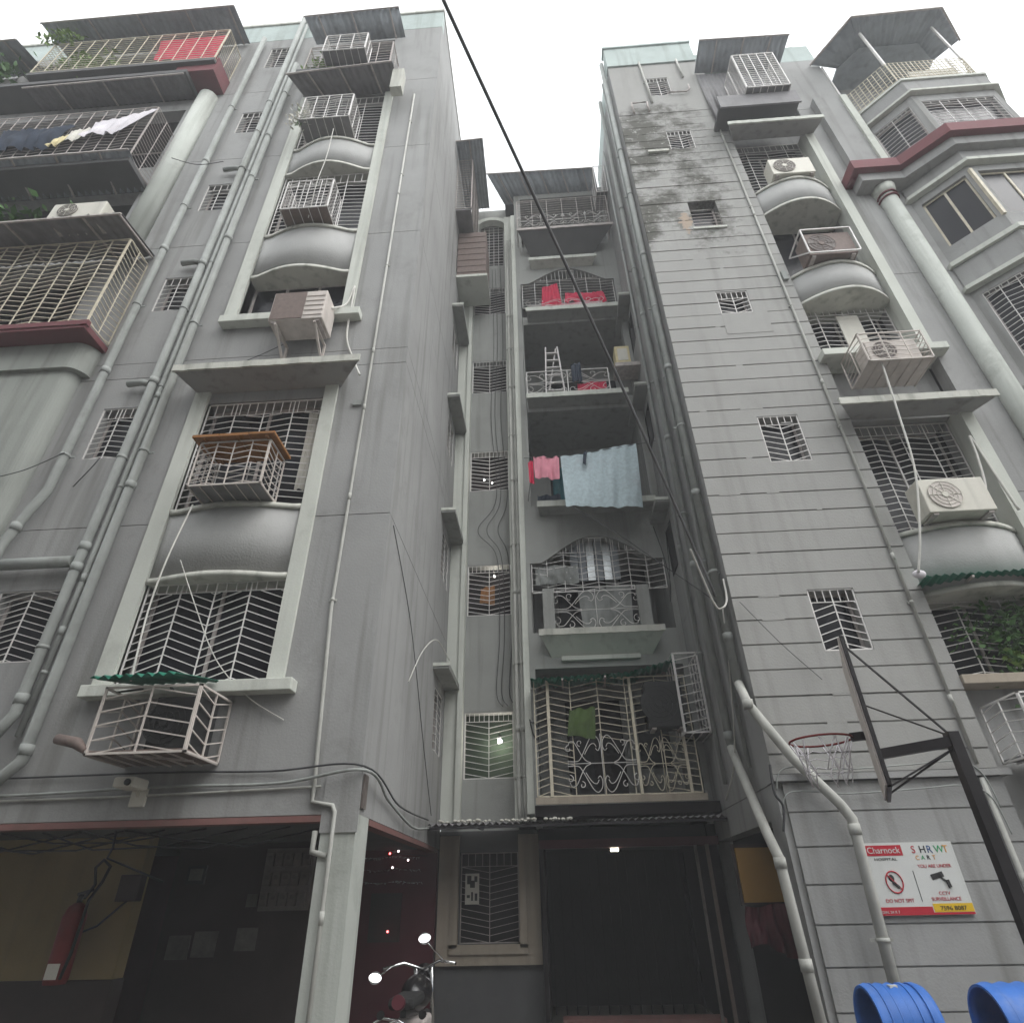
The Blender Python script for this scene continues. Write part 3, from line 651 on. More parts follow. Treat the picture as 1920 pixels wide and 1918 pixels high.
# entrance level
wall_mb(mapy(11.6), -1.95, -.25, 0, 2.62, [(-1.58, -.62, 1.05, 2.3)], 0, .25).build('entrance_wall', 'slab', CB)
MB().box(-1.93, -.27, 11.52, 11.598, .78, 1.04).build('window_surround', 'cream', CB); MB().box(-1.93, -1.6, 11.52, 11.598, 1.041, 2.55).build('window_surround', 'cream', CB); MB().box(-.61, -.27, 11.52, 11.598, 1.041, 2.55).build('window_surround', 'cream', CB)
for bx in ((-1.72, -1.6, 1.0, 2.5), (-.61, -.49, 1.0, 2.5), (-1.72, -.49, .92, 1.045)): MB().box(bx[0], bx[1], 11.48, 11.519, bx[2], bx[3]).build('surround_moulding', 'cream', CB)
grille(CB, mapy(11.6), -1.58, -.62, 1.05, 2.3, [.5], .095, -.09, 1, .2, 8, .06, .012, 'irond')
fbox(mapy(11.6), -1.6, -.6, .6, .62, .9, 2.5).build('stair_back_wall', 'room', CB)
MB().box(-3.0, -1.0, 12.4, 12.5, 0, 2.7).build('stair_core_wall', 'room', CB); MB().box(-.24, 2.62, 14.0, 14.1, 0, 2.7).build('lobby_back_wall', 'room', CB); MB().box(-.245, -.18, 11.2, 14, 0, 2.6).build('lobby_side_wall', 'room', CB); MB().box(2.45, 2.6, 11.2, 14, 0, 2.6).build('lobby_side_wall', 'room', CB)
MB().box(-.26, 2.61, 11.25, 14.1, 2.42, 2.6).build('lobby_ceiling', 'room', CB)
MB().box(-.25, 2.6, 11.1, 11.3, 2.30, 2.42).build('door_header', 'redboard', CB)
gm = MB()
for k in range(15): x = -.1+k*.17; gm.bar((x, 12.6, .05), (x, 12.6, 2.28), .02)
for k in range(14):
    for z in (.5, 1.1, 1.7): x = -.1+k*.17; gm.bar((x, 12.6, z-.15), (x+.17, 12.6, z+.15), .012); gm.bar((x, 12.6, z+.15), (x+.17, 12.6, z-.15), .012)
gm.build('collapsible_gate', 'room', CB)
MB().box(0, 2.3, 11.2, 11.6, 0, .16).build('door_step', 'redbeam', CB)
MB().bar((2.38, 11.0, 0), (2.38, 11.0, 2.3), .05).build('door_post', 'acbrown', CB); MB().bar((2.22, 11.1, 0), (2.22, 11.1, 2.3), .04).build('door_post', 'acdark', CB)

# ================================================================== right wing
RW = T('apartment_wing', 'grey right apartment wing with grooved stair tower, barrel balconies and chamfered corner bay', 'building', (5.5, 10, 0), 'wings of the grey apartment house')
fR = mapy(7.9)
smallR = [(3.66, 4.29, 4.28, 5.16), (3.72, 4.38, 7.38, 8.33), (3.67, 4.27, 10.93, 11.55), (3.67, 4.28, 13.68, 14.68), (3.68, 4.29, 16.97, 17.83), (3.58, 4.17, 19.75, 20.76)]
RJ = [2.80]+[3.03+.3425*k for k in range(47)]
courses(RW, fR, 2.62, 5.2, RJ, smallR, 'rust', 'wall_band', .022, .28, True, .035, .004)
courses(RW, fR, 2.62, 5.2, [RJ[-1], 21.6], smallR, 'rust', 'wall_panel', .02, .28)
MB().box(2.60, 5.1, 7.86, 8.1, 21.61, 22.72).build('parapet', 'teal', RW); MB().box(2.56, 5.12, 7.82, 8.14, 22.72, 22.80).build('coping', 'teal', RW)
MB().box(5.102, 8.3, 7.9, 8.1, 21.1, 22.0).build('parapet', 'teal', RW)
courses(RW, fR, 2.70, 5.2, [0, .25, .61, .97, 1.33, 1.69, 2.05, 2.40, 2.72], [], 'wall', 'wall_band', .018, .28, True, .03)
MB().box(2.60, 5.3, 7.84, 8.15, 2.725, 2.795).build('ledge', 'wall', RW)
for i, h in enumerate(smallR):
    window(RW, fR, *h, .2, 1, pane='glass')
    if i == 3: bars_grille(RW, fR, h[0], h[1], h[2], h[2]+.55, 1, 5, .03, .012, 'irond')
    else: grille(RW, fR, *h, [.5], .112, .10 if i == 0 else -.10, 1, .19, 6, .02, .014, detail=i < 3)
MB().box(3.62, 4.33, 7.86, 7.898, 13.62, 13.675).build('window_sill', 'trim', RW); MB().box(3.1, 3.6, 7.84, 7.897, 16.82, 16.9).build('broken_ledge', 'trimw', RW)
MB().box(3.66, 4.5, 7.894, 7.8985, 10.35, 10.92).build('plaster_patch', 'rust', RW)
rq = random.Random(21)
for k in range(34):        # joints that were smeared over or never cut through
    z = RJ[rq.randrange(2, 46)]; x = rq.uniform(2.66, 4.7); MB().box(x, x+rq.uniform(.05, .38), 7.8975, 7.93, z-.010, z+.009).build('joint_filling', 'rust', RW)
fRs = mapxn(2.62)
courses(RW, fRs, 7.932, 11.62, [0, 2.72, 5.93, 9.07, 12.23, 15.39, 18.55, 21.6], [(8.35, 11.3, 0, 2.35)]+[(10.45, 11.2, z, z+1.05) for z in (6.95, 10.1, 13.25)], 'wall')
MB().box(2.625, 2.82, 8.145, 11.6, 21.61, 22.6).build('parapet', 'teal', RW)
for z in (8.3, 11.45, 14.6):
    s = MB().box(2.33, 2.619, 10.15, 11.6, z-.10, z-.004).build('sunshade', 'wall3', RW); MB().box(2.315, 2.619, 10.13, 10.149, z-.06, z).build('lip', 'trim', s)
    MB().box(2.63, 2.64, 10.5, 11.2, z-1.3, z-.3).build('window', 'glass', RW)
fRb = mapy(8.2)
bayR = [(5.21, 6.9, 3.9, 8.22), (5.21, 6.9, 9.66, 17.35)]
wall_mb(fRb, 5.2, 7.1, 0, 21.5, bayR+[(5.3, 6.9, 18.2, 20.8)], 0, .2).build('bay_wall', 'wall', RW)
courses(RW, fR, 7.1, 8.3, [0, 3.4, 6.6, 8.62, 11.75, 15.2, 18.4, 21.1], [], 'wall', core=True)
for z0, z1 in ((3.85, 8.25), (9.62, 17.3)): MB().box(6.9, 7.099, 7.84, 8.21, z0, z1).build('bay_trim', 'trim', RW)
MB().box(5.205, 6.899, 8.05, 8.6, 8.23, 8.5).build('lintel', 'wall', RW)
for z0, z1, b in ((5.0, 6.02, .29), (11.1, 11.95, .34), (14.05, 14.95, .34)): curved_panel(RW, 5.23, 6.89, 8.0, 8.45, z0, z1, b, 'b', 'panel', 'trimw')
splay(RW, 4.86, 7.25, 5.21, 7.1, 7.45, 7.895, 8.10, 8.21, 8.14, 8.4)
splay(RW, 4.97, 7.16, 5.21, 7.1, 7.45, 7.895, 16.98, 17.08, 17.12, 17.5, lipm='trim')
MB().box(5.08, 7.2, 7.68, 8.19, 9.46, 9.61).build('window_sill', 'trim', RW, .01)
MB().box(5.21, 7.1, 7.86, 8.19, 3.78, 3.90).build('window_sill', 'cream', RW, .01)
for z0, z1 in ((3.9, 5.2), (6.05, 8.22), (9.66, 11.2), (11.98, 14.2), (14.98, 17.35)): window(RW, fRb, 5.21, 6.9, z0, z1, .3)
Q3 = [.2, .5, .78]
grille(RW, fRb, 5.22, 6.88, 3.92, 5.15, [.3, .66], .105, .09, 1, .16, 14, -.03, .013)
grille(RW, fRb, 5.22, 6.88, 6.05, 8.2, [.22, .36, .5, .75], .115, .06, 1, .2, 14, -.03, .013)
grille(RW, fRb, 5.22, 6.88, 9.66, 11.15, Q3, .12, .06, 1, .15, 14, -.03, .013, detail=False)
grille(RW, fRb, 5.22, 6.88, 15.0, 17.3, Q3, .12, .05, 1, .25, 12, -.03, .012, detail=False)
MB().box(5.9, 6.3, 8.16, 8.19, 9.68, 10.95).build('boarded_pane', 'paper', RW)
MB().box(4.85, 6.75, 7.3, 7.898, 17.62, 17.72).build('balcony_slab', 'slab', RW); MB().box(4.85, 6.75, 7.28, 7.32, 17.5, 18.05).build('balcony_front_board', 'tind', RW)
MB().box(5.2, 8.3, 8.75, 12, .1, 21.0).build('inner_core', 'room', RW); MB().box(8.3, 11.5, 8.45, 12, .1, 17.0).build('inner_core', 'room', RW); MB().box(2.95, 5.2, 8.3, 12, 2.6, 21.4).build('inner_core', 'room', RW); MB().box(3.6, 5.2, 8.3, 12, 0, 2.59).build('passage_wall', 'room', RW); MB().box(2.605, 3.59, 11.31, 11.4, 0, 2.59).build('passage_wall', 'room', RW); MB().box(2.7, 8.3, 8.12, 12, 21.3, 21.45).build('roof_slab', 'slab', RW); MB().box(8.32, 11.2, 8.46, 8.6, 17.01, 20.5).build('terrace_back_wall', 'wall', RW)
MB().box(7.45, 8.2, 7.72, 7.897, 15.2, 18.55).build('wall_pier', 'wall', RW); MB().box(8.08, 8.24, 7.66, 7.719, 15.2, 18.5).build('pier_fillet', 'trim', RW)
MB().tube([(7.84, 7.83, 0), (7.84, 7.83, 14.45)], .170, 20).build('round_column', 'column', RW)
for z in (14.05, 14.17): MB().tube([(7.84, 7.83, z), (7.84, 7.83, z+.035)], .20, 20).build('column_ring', 'maroon', RW)
MB().tube([(7.84, 7.83, 14.2), (7.84, 7.83, 14.44)], [.19, .24], 20).build('column_cap', 'trim', RW)
# chamfered corner bay
plan = [(8.3, 7.9), (9.03, 7.14), (10.9, 7.14), (11.65, 7.9)]
seg = list(zip(plan[:-1], plan[1:]))
def ring(z0, z1, pr, m, name, pts=None, back=8.4):
    pts = pts or plan; o = []
    for i, p in enumerate(pts):
        a = Vector(pts[max(i-1, 0)]); b = Vector(pts[min(i+1, len(pts)-1)]); u = (b-a).normalized(); o.append((p[0]+u.y*pr*1.05, p[1]-u.x*pr*1.05))
    pr_ = o+[(o[-1][0], back), (o[0][0], back)]
    return MB().extrude(pr_, lambda p, q, t: (p, q, t), z0, z1).build(name, m, RW)
for (p, q) in seg:
    ln = (Vector(q)-Vector(p)).length; f = mapline(p, q)
    hl = [(.14, ln-.12, 9.25, 10.9), (.14, ln-.10, 12.35, 13.8), (.14, ln-.12, 15.05, 16.75)]
    wall_mb(f, .0, ln, 0, 17.1, hl, 0, .14).build('bay_wall', 'wall', RW)
    grille(RW, f, *hl[0], [.33, .66] if ln < 1.5 else [.2, .4, .6, .8], .115, .05, 1, .1, 8, .02, .012, detail=False)
    grille(RW, f, *hl[2], [.5] if ln < 1.5 else [.25, .5, .75], .125, .04, 1, .1, 8, .02, .012, detail=False)
    window(RW, f, *hl[0], .1, 1); window(RW, f, *hl[1], .06, 2 if ln < 1.5 else 3, fm='ironc'); window(RW, f, *hl[2], .1, 1)
    g_ = MB(); n = int(ln/.10)
    for k in range(n+1): g_.bar(f(ln*k/n, .02, 17.7), f(ln*k/n, .02, 18.75), .012)
    for k in range(9): z = 17.75+k*.125; g_.bar(f(0, .02, z), f(ln, .02, z), .012)
    g_.build('roof_terrace_railing', 'ironc', RW)
    for a in (.02, ln-.02): MB().bar(f(a, .03, 18.7), f(a, .03, 20.6), .04).build('terrace_post', 'iron', RW)
MB().box(9.0, 9.06, 7.10, 7.16, 12.3, 13.85).build('corner_post', 'ironc', RW)
ring(17.1, 17.62, .05, 'wall', 'terrace_band'); ring(17.62, 17.70, .09, 'trim', 'terrace_coping'); ring(17.03, 17.099, .12, 'trim', 'window_hood')
ring(14.0, 14.09, .14, 'trim', 'window_hood'); ring(14.091, 14.45, .06, 'wall', 'hood_band'); ring(11.05, 11.14, .14, 'trim', 'window_hood'); ring(11.141, 11.75, .05, 'wall', 'sill_band'); ring(11.751, 11.86, .12, 'trim', 'window_sill'); ring(8.6, 8.7, .14, 'trim', 'window_sill')
mp = [(7.15, 7.42), (8.12, 7.42), (8.83, 6.78), (11.05, 6.78), (11.9, 7.6)]
MB().extrude(mp+[(11.9, 8.3), (7.15, 8.3)], lambda p, q, t: (p, q, t), 14.72, 15.02).build('balcony_slab', 'maroon', RW)
ip = [(7.3, 7.56), (8.18, 7.56), (8.9, 6.92), (11.0, 6.92), (11.8, 7.7)]
MB().extrude(ip+[(11.8, 8.2), (7.3, 8.2)], lambda p, q, t: (p, q, t), 14.46, 14.719).build('slab_moulding', 'wall', RW)
courses(RW, mapy(8.05), 11.66, 16, [0, 17.2], [], 'teal')
#PROPS
# ================================================================== things on the left wing
def awning(label, A, B, C, D, m='tin', n=30, brk=(), amp=.016, group='corrugated sheet awnings'):
    t = T('awning', label, 'awning', D, group)
    corrugated('sheet', m, t, A, B, C, D, n, amp)
    A, B, C, D = map(Vector, (A, B, C, D)); 
    if m != 'green': MB().bar(A-Vector((0, 0, .03)), B-Vector((0, 0, .03)), .03).build('edge_bar', 'irond', t)
    for u in brk:
        f_, b_ = A.lerp(B, u), D.lerp(C, u); MB().bar(f_-Vector((0, 0, .04)), b_-Vector((0, 0, .04)), .03).build('rafter', 'irond', t)
    return t
awning('wide dark awning over the cream caged balcony above the maroon slab', (-14, 5.62, 11.74), (-6.98, 5.62, 11.80), (-6.98, 6.58, 11.96), (-14, 6.58, 11.96), 'tind', 44, (.3, .5, .7, .9, .995))
awning('slate grey awning below the hung laundry at upper left', (-14, 5.82, 14.46), (-7.88, 5.82, 14.5), (-7.92, 6.58, 14.29), (-14, 6.58, 14.29), 'tin', 40, (.45, .6, .75, .9))
awning('slate awning between the laundry balcony and the red sheet balcony', (-11.85, 5.98, 18.22), (-7.9, 5.98, 18.3), (-7.95, 6.58, 18.40), (-11.85, 6.58, 18.40), 'tind', 26, (.2, .5, .8))
awning('long slate awning at the very top left over the red sheet', (-12.5, 5.7, 21.35), (-7.28, 5.7, 21.42), (-7.25, 6.58, 21.5), (-12.4, 6.58, 21.5), 'tin', 34, (.25, .5, .75, .97))
awning('short slate awning cut by the left edge of the picture', (-16, 5.7, 20.3), (-12.75, 5.7, 20.4), (-12.62, 6.58, 20.6), (-16, 6.58, 20.6), 'tin', 22, (.5, .9))
awning('flat brown sheet under the topmost balcony of the white framed bay', (-5.3, 5.95, 17.72), (-2.86, 5.95, 17.95), (-2.78, 6.58, 17.93), (-5.0, 6.58, 17.75), 'tind', 16, (.2, .5, .8))
awning('slate roof sheet over the topmost balcony of the white framed bay', (-5.5, 6.0, 21.24), (-2.99, 6.0, 21.34), (-2.9, 6.55, 20.95), (-5.3, 6.55, 20.95), 'tin', 16, (.15, .5, .9))
cage('wide cream herringbone cage standing on the maroon slab', -13.6, -7.05, 6.06, 6.595, 9.53, 11.72, 20, .07, .118, .014, 'ironc', detail=False)
cage('weathered balcony cage behind the lilac laundry', -12.6, -7.95, 5.95, 6.59, 14.52, 16.55, 16, .05, .12, .012, 'irond', detail=False)
cage('cream balcony cage with the red sheet at top left', -12.0, -7.32, 5.97, 6.595, 19.0, 20.66, 13, .02, .13, .014, 'ironc', detail=False)
tag(cloth('red_sheet', None, 'clothred', (-9.2, 6.06, 20.6), (-7.4, 6.06, 20.62), (-7.38, 6.06, 19.2), (-9.0, 6.06, 19.35), .02, 4), 'red sheet spread inside the top left balcony cage', 'laundry')
cloth('hanging_cloth', 'lilac white cloth hung over the upper left balcony', 'clothwhite', (-9.15, 5.9, 15.95), (-7.9, 5.9, 16.35), (-8.35, 5.84, 15.35), (-9.2, 5.84, 15.2), .03, 3)
cloth('hanging_cloth', 'small cream cloth just left of the lilac laundry', 'paper', (-9.6, 5.92, 15.7), (-9.2, 5.92, 15.75), (-9.25, 5.88, 15.2), (-9.65, 5.88, 15.15), .02, 2)
cloth('hanging_cloth', 'bundle of dark laundry at the left of the upper left balcony', 'clothdark', (-11.2, 5.9, 15.9), (-9.6, 5.9, 15.9), (-9.7, 5.86, 15.0), (-11.3, 5.86, 14.9), .05, 5, bot=.1)
ac_unit('cream air conditioner lying on the awning at upper left', (-7.95, 5.68, 11.87), .98, .46, .34, fanm='acdark')
def vine(label, c, ext, n, m='leaf', size=.06):
    t = T('vine', label, 'plant', (c[0], c[1], c[2]-ext[2]))
    leaves('foliage', t, c, ext, n, m, size); mb = MB()
    for k in range(6):
        x = c[0]+random.uniform(-.4, .4)*ext[0]; mb.tube([(x, c[1], c[2]-ext[2]*.9), (x+.05, c[1], c[2]), (x-.06, c[1]-.02, c[2]+ext[2]*.7)], .006, 5)
    mb.build('stem', 'leaf', t); return t
vine('green potted foliage inside the top left balcony cage', (-10.9, 6.1, 19.7), (.8, .12, .5), 260, 'leafy', .09)
vine('green foliage in the shade at the far left under the slate awning', (-11.0, 6.2, 12.9), (1.6, .25, .7), 420, 'leaf', .10)
vine('leafy pot plant in the topmost balcony of the bay', (-4.75, 6.2, 18.6), (.35, .15, .5), 150, 'leafy', .07)
# cages, air conditioners and ropes of the white framed bay
cage('thin railing cage of the topmost balcony of the bay', -5.0, -2.95, 6.05, 6.59, 18.1, 19.3, 6, .0, .14, .014, 'irond', detail=False)
cage('small white cage box on the topmost balcony of the bay', -4.45, -3.45, 5.72, 6.04, 18.12, 18.95, 3, .03, .12, .014, 'iron', 'tind', detail=False)
cage('white cage with dry creeper on the second highest bay window', -4.72, -3.62, 6.08, 6.56, 15.75, 16.75, 4, .05, .11, .014, 'iron', 'tind', detail=False)
vine('dry pale creeper tangled in the second highest bay cage', (-4.75, 6.15, 16.1), (.3, .15, .5), 120, 'paper', .05)
cage('rusty white cage on the third highest bay window', -4.5, -3.6, 6.12, 6.56, 12.42, 13.35, 4, .04, .10, .012, 'iron', 'acbrown', detail=False)
ac_unit('pinkish white window air conditioner on brackets below the bay sill', (-3.62, 6.06, 9.24), .86, .66, .42, bodym='pinkw', fan=False, bracket=6.598)
t = cage('white cage under an orange board on the upper panel of the bay', -4.48, -3.52, 6.08, 6.57, 6.14, 6.86, 4, .05, .10, .013, 'pinkw', 'tind')
o = MB()
for a, b in ((-4.56, -4.2), (-4.19, -3.8), (-3.79, -3.44)): o.box(a, b, 5.98, 6.56, 6.872+random.uniform(0, .01), 6.915)
o.v = [(x, y, z) for x, y, z in o.v]; o.build('roof_board', 'orange', t)
for a in (-4.4, -3.95, -3.55): MB().bar((a, 6.0, 6.862), (a, 6.56, 6.862), .03).build('roof_batten', 'orange', t)
t = cage('white cage with green plastic roof below the lowest bay sill', -4.5, -3.5, 5.92, 6.59, 2.86, 3.52, 2, .09, .135, .016, 'pinkw', 'acbrown')
corrugated('roof_sheet', 'green', t, (-4.62, 5.80, 3.58), (-3.72, 5.80, 3.60), (-3.6, 6.40, 3.70), (-4.55, 6.40, 3.70), 8, .022)
MB().bar((-4.5, 6.1, 3.52), (-4.45, 6.5, 3.68), .02).build('roof_strut', 'black_iron', t); MB().bar((-3.9, 6.1, 3.52), (-4.2, 6.5, 3.68), .02).build('roof_strut', 'black_iron', t)
ac_unit('dark old air conditioner inside the green roofed cage', (-3.76, 6.02, 2.91), .46, .52, .4, bodym='ink', fan=True, fanm='ink')
t = T('rusty_bar', 'rusty pink tube end poking out left of the green roofed cage', 'metal bar', (-4.5, 6.4, 2.9)); MB().tube([(-4.85, 5.95, 3.03), (-4.62, 5.93, 2.98), (-4.5, 5.92, 2.9)], [.05, .055, .03], 10).build('tube_end', 'acbrown', t); MB().bar((-4.5, 5.93, 2.9), (-3.55, 6.2, 2.83), .02).build('rod', 'irond', t)
cable('rope', 'white rope hanging from the lower bay panel to the green roof', [(-4.42, 6.22, 5.95), (-4.44, 6.1, 5.1), (-4.46, 6.1, 4.4), (-4.36, 6.05, 3.62)], .011, 'cablew', 'rope')
cable('rope', 'white rope across the two highest bay panels', [(-3.95, 6.2, 15.5), (-3.92, 6.18, 14.3), (-3.98, 6.2, 13.4), (-4.0, 6.28, 12.36)], .010, 'cablew', 'rope')
cable('cable', 'thin slack wire crossing the lowest bay window', [(-4.48, 6.4, 5.25), (-4.1, 6.38, 4.6), (-3.7, 6.4, 3.95), (-3.3, 6.52, 3.55), (-2.87, 6.58, 3.3)], .006, 'cablew')
cable('cable', 'white refrigerant hose running from the bay window down to the sunshade', [(-3.2, 6.3, 9.75), (-3.05, 6.5, 10.1), (-2.98, 6.53, 10.6), (-2.97, 6.53, 10.0), (-2.95, 6.54, 9.3), (-2.78, 6.55, 8.8), (-2.62, 6.5, 8.4)], .018, 'cablew', 'hose')
# pipes on the left wing
pipe('drain_pipe', 'leftmost grey soil pipe beside the maroon slab', 'pipe', [(-6.78, 6.47, 21.4), (-6.75, 6.47, 6.5), (-6.9, 6.47, 6.1), (-7.0, 6.44, 5.6), (-7.0, 6.42, 2.5)], .062, 'pipe', (15.1, 12.0, 8.8, 5.9), (17.5, 13.4, 10.4, 7.1), 'drain pipes')
pipe('drain_pipe', 'thick grey soil pipe hiding the edges of the small grilled windows', 'pipe', [(-5.87, 6.47, 22.6), (-5.87, 6.47, 3.45), (-6.0, 6.46, 3.2), (-6.6, 6.46, 3.1)], .062, 'pipe', (14.7, 11.45, 8.5, 5.55, 5.25, 3.6), (17.6, 16.2, 10.2, 7.0, 4.2), 'drain pipes')
pipe('drain_pipe', 'thick grey rain pipe nearest the white bay trim', 'pipe', [(-5.58, 6.47, 19.6), (-5.58, 6.47, 2.95), (-5.75, 6.46, 2.75), (-6.5, 6.46, 2.7)], .062, 'pipe', (16.0, 12.2, 6.5, 3.05), (18, 14.3, 9.8, 7.1), 'drain pipes')
pipe('drain_pipe', 'thin grey vent pipe between the two thick pipes', 'pipe', [(-5.73, 6.49, 22.4), (-5.73, 6.49, 5.1), (-5.75, 6.49, 3.2)], .034, 'pipe', (8.2, 5.1, 4.4), (14.6, 11.5, 8.4, 6.5, 3.9), 'drain pipes')
t = pipe('drain_pipe', 'horizontal grey branch pipe above the lowest small window', 'pipe', [(-7.0, 6.47, 5.34), (-5.95, 6.47, 5.34)], .075, 'pipe', (), (), 'drain pipes')
for z, lab in ((14.75, 'fourth'), (11.55, 'third'), (8.5, 'second')):
    pipe('branch_pipe', 'dark stub pipe under the %s floor joint beside the soil pipe' % lab, 'pipe', [(-6.3, 6.5, z), (-6.05, 6.48, z), (-5.93, 6.47, z-.06)], .05, 'pipe', (), (), 'stub branch pipes')
pipe('electric_conduit', 'thin pale conduit running down the plain left wall to the column', 'conduit', [(-2.44, 6.575, 17.7), (-2.5, 6.575, 8.0), (-2.53, 6.575, 4.6), (-2.42, 6.575, 2.62), (-2.42, 6.575, 2.48), (-2.20, 6.56, 2.44), (-2.17, 6.56, 2.38), (-2.17, 6.565, 1.9), (-2.17, 6.565, 0)], .022, 'pipew', (13.5, 9.0, 7.8, 6.2, 1.5), (16.4, 14.2, 11.2, 4.7), None, 8)
pipe('electric_conduit', 'short bent conduit elbow beside the garage column', 'conduit', [(-2.36, 6.62, 2.22), (-2.36, 6.60, 2.04), (-2.20, 6.59, 2.0)], .03, 'pipew', (), (), None, 8)
t = T('junction_box', 'tiny junction box beside the conduit on the left wall', 'electrical box', (-2.62, 6.6, 7.9)); MB().box(-2.68, -2.55, 6.56, 6.598, 7.85, 7.95).build('box_body', 'pipe', t)
# security camera and low cables
t = T('security_camera', 'cream security camera bolted above the garage opening', 'camera', (-4.25, 6.59, 2.5))
MB().box(-4.33, -4.17, 6.56, 6.598, 2.48, 2.66).build('mount', 'ac', t, .005); MB().bar((-4.25, 6.57, 2.58), (-4.25, 6.48, 2.66), .03).build('arm', 'ac', t); MB().box(-4.36, -4.14, 6.26, 6.52, 2.62, 2.72).build('housing', 'ac', t, .02); MB().tube([(-4.2, 6.262, 2.665), (-4.2, 6.24, 2.665)], .032, 12).build('lens', 'ink', t)
cable('cable', 'upper black cable sagging along the garage beam', [(-7.2, 6.57, 2.80), (-5.8, 6.57, 2.79), (-4.1, 6.57, 2.80), (-2.9, 6.57, 2.78), (-1.92, 6.56, 2.80), (-1.9, 8.2, 2.62), (-1.9, 10.2, 2.66)], .010, 'cable')
cable('cable', 'grey wire bundle along the garage beam to the corner', [(-7.2, 6.56, 2.64), (-5.6, 6.56, 2.62), (-4.1, 6.56, 2.66), (-2.8, 6.56, 2.66), (-1.91, 6.55, 2.76), (-1.89, 7.6, 2.60), (-1.89, 9.0, 2.46), (-1.9, 10.2, 2.55)], .016, 'pipe')
cable('cable', 'pale conduit strip just under the wire bundle', [(-7.2, 6.58, 2.57), (-4.5, 6.58, 2.58), (-2.35, 6.57, 2.62)], .013, 'pipew')
t = T('hanging_wires', 'tangle of black wires under the garage ceiling', 'cable', (-5, 6.95, 2.3)); mb = MB()
for k in range(7):
    x = -7.2+k*.45; mb.tube([(x, 6.9, 2.30), (x+.6, 6.92, 2.22-random.random()*.1), (x+1.3, 6.94, 2.2-random.random()*.1), (x+2.2, 6.95, 2.30)], .009, 5)
mb.tube([(-4.6, 6.9, 2.3), (-4.58, 6.9, 2.15), (-4.62, 6.92, 2.05), (-4.3, 7.5, 1.85)], .012, 5); mb.build('wire_strands', 'cable', t)
# awnings and cages high on the inner face of the left wing
awning('narrow slate awning high on the inner face of the left wing', (-1.94, 9.25, 21.0), (-1.12, 9.25, 21.05), (-1.12, 11.5, 21.1), (-1.94, 11.5, 21.1), 'tin', 8, (.5,))
t = T('iron_cage', 'tall grey cage high on the inner face of the left wing', 'iron cage', (-1.9, 10.6, 18.3), 'iron cages bolted to the walls')
grille(t, mapxp(-1.48), 9.8, 11.45, 18.3, 20.9, [.33, .66], .13, .0, 1, depth=0, r=.014, m='irond', detail=False, name='front_grille'); grille(t, mapy(9.8), -1.94, -1.48, 18.3, 20.9, [], .13, 0, 1, depth=0, r=.014, m='irond', detail=False, name='side_grille'); MB().box(-1.94, -1.5, 9.85, 11.4, 18.3, 18.34).build('floor_tray', 'tind', t)
t = T('window_enclosure', 'brown tin window enclosure below the tall grey cage', 'enclosure', (-1.5, 11, 16.1)); MB().box(-1.94, -1.12, 10.5, 11.4, 16.2, 18.2).build('tin_cladding', 'acbrown', t); MB().box(-1.945, -1.08, 10.45, 11.45, 16.1, 16.19).build('base_ledge', 'trim', t)
for k in range(7): MB().box(-1.93, -1.13, 10.485, 10.499, 16.35+k*.27, 16.40+k*.27).build('cladding_rib', 'acbrown', t)

# ================================================================== things in the recess
awning('green plastic awning over the lowest caged balcony', (-.28, 10.30, 4.80), (1.55, 10.30, 4.86), (1.6, 10.98, 4.86), (-.28, 10.98, 4.84), 'green', 16, (.3, .7))
awning('lifted green sheet at the right end of the lowest balcony', (1.5, 10.32, 4.88), (2.25, 10.30, 5.06), (2.3, 10.95, 5.08), (1.55, 10.95, 4.9), 'green', 7, ())
cage('white slatted cage at the right of the lowest balcony', 2.18, 2.60, 10.28, 10.97, 3.82, 5.16, 1, .08, .15, .018, 'iron', 'slab', nside=3)
ac_unit('dark air conditioner in the shade behind the slatted cage', (1.95, 10.35, 3.95), .62, .75, .35, bodym='ink', fanm='ink')
cloth('hanging_cloth', 'olive green cloth on the lowest balcony grille', 'clothgreen', (.36, 10.5, 4.32), (.80, 10.5, 4.34), (.76, 10.49, 3.84), (.30, 10.49, 3.88), .02, 2)
cloth('plastic_sheet', 'clear plastic sheet behind the second balcony grille', 'tarp', (-.12, 11.05, 7.35), (.75, 11.05, 7.35), (.75, 11.03, 6.95), (-.12, 11.03, 6.9), .03, 4, 'sheet')
t = T('sheet_stack', 'silver sheet panels leaning inside the arch of the second balcony', 'sheet', (.9, 11.3, 6.0))
for k in range(6): MB().box(.62+k*.17, .62+k*.17+.155, 11.28+.012*(k % 2), 11.3+.012*(k % 2), 7.1, 8.0).build('panel', 'duct' if k in (2, 4) else 'tin', t)
cloth('hanging_cloth', 'pale grey tarpaulin behind the second balcony scrolls', 'tarp', (.7, 10.98, 6.75), (1.75, 10.98, 6.78), (1.7, 10.96, 5.95), (.75, 10.96, 5.95), .02, 3)
cable('clothes_line', 'clothes line across the third balcony', [(-.25, 10.35, 9.62), (.5, 10.3, 9.56), (2.25, 10.3, 9.80), (2.6, 10.35, 9.9)], .006, 'cable', 'line')
cloth('hanging_shirt', 'pink shirt on the third balcony line', 'clothpink', (-.05, 10.31, 9.62), (.50, 10.30, 9.56), (.48, 10.27, 8.98), (-.03, 10.27, 9.0), .03, 2)
cloth('hanging_cloth', 'narrow red and white towel left of the pink shirt', 'clothred', (-.17, 10.33, 9.5), (-.06, 10.32, 9.52), (-.05, 10.3, 8.9), (-.15, 10.3, 8.92), .015, 1)
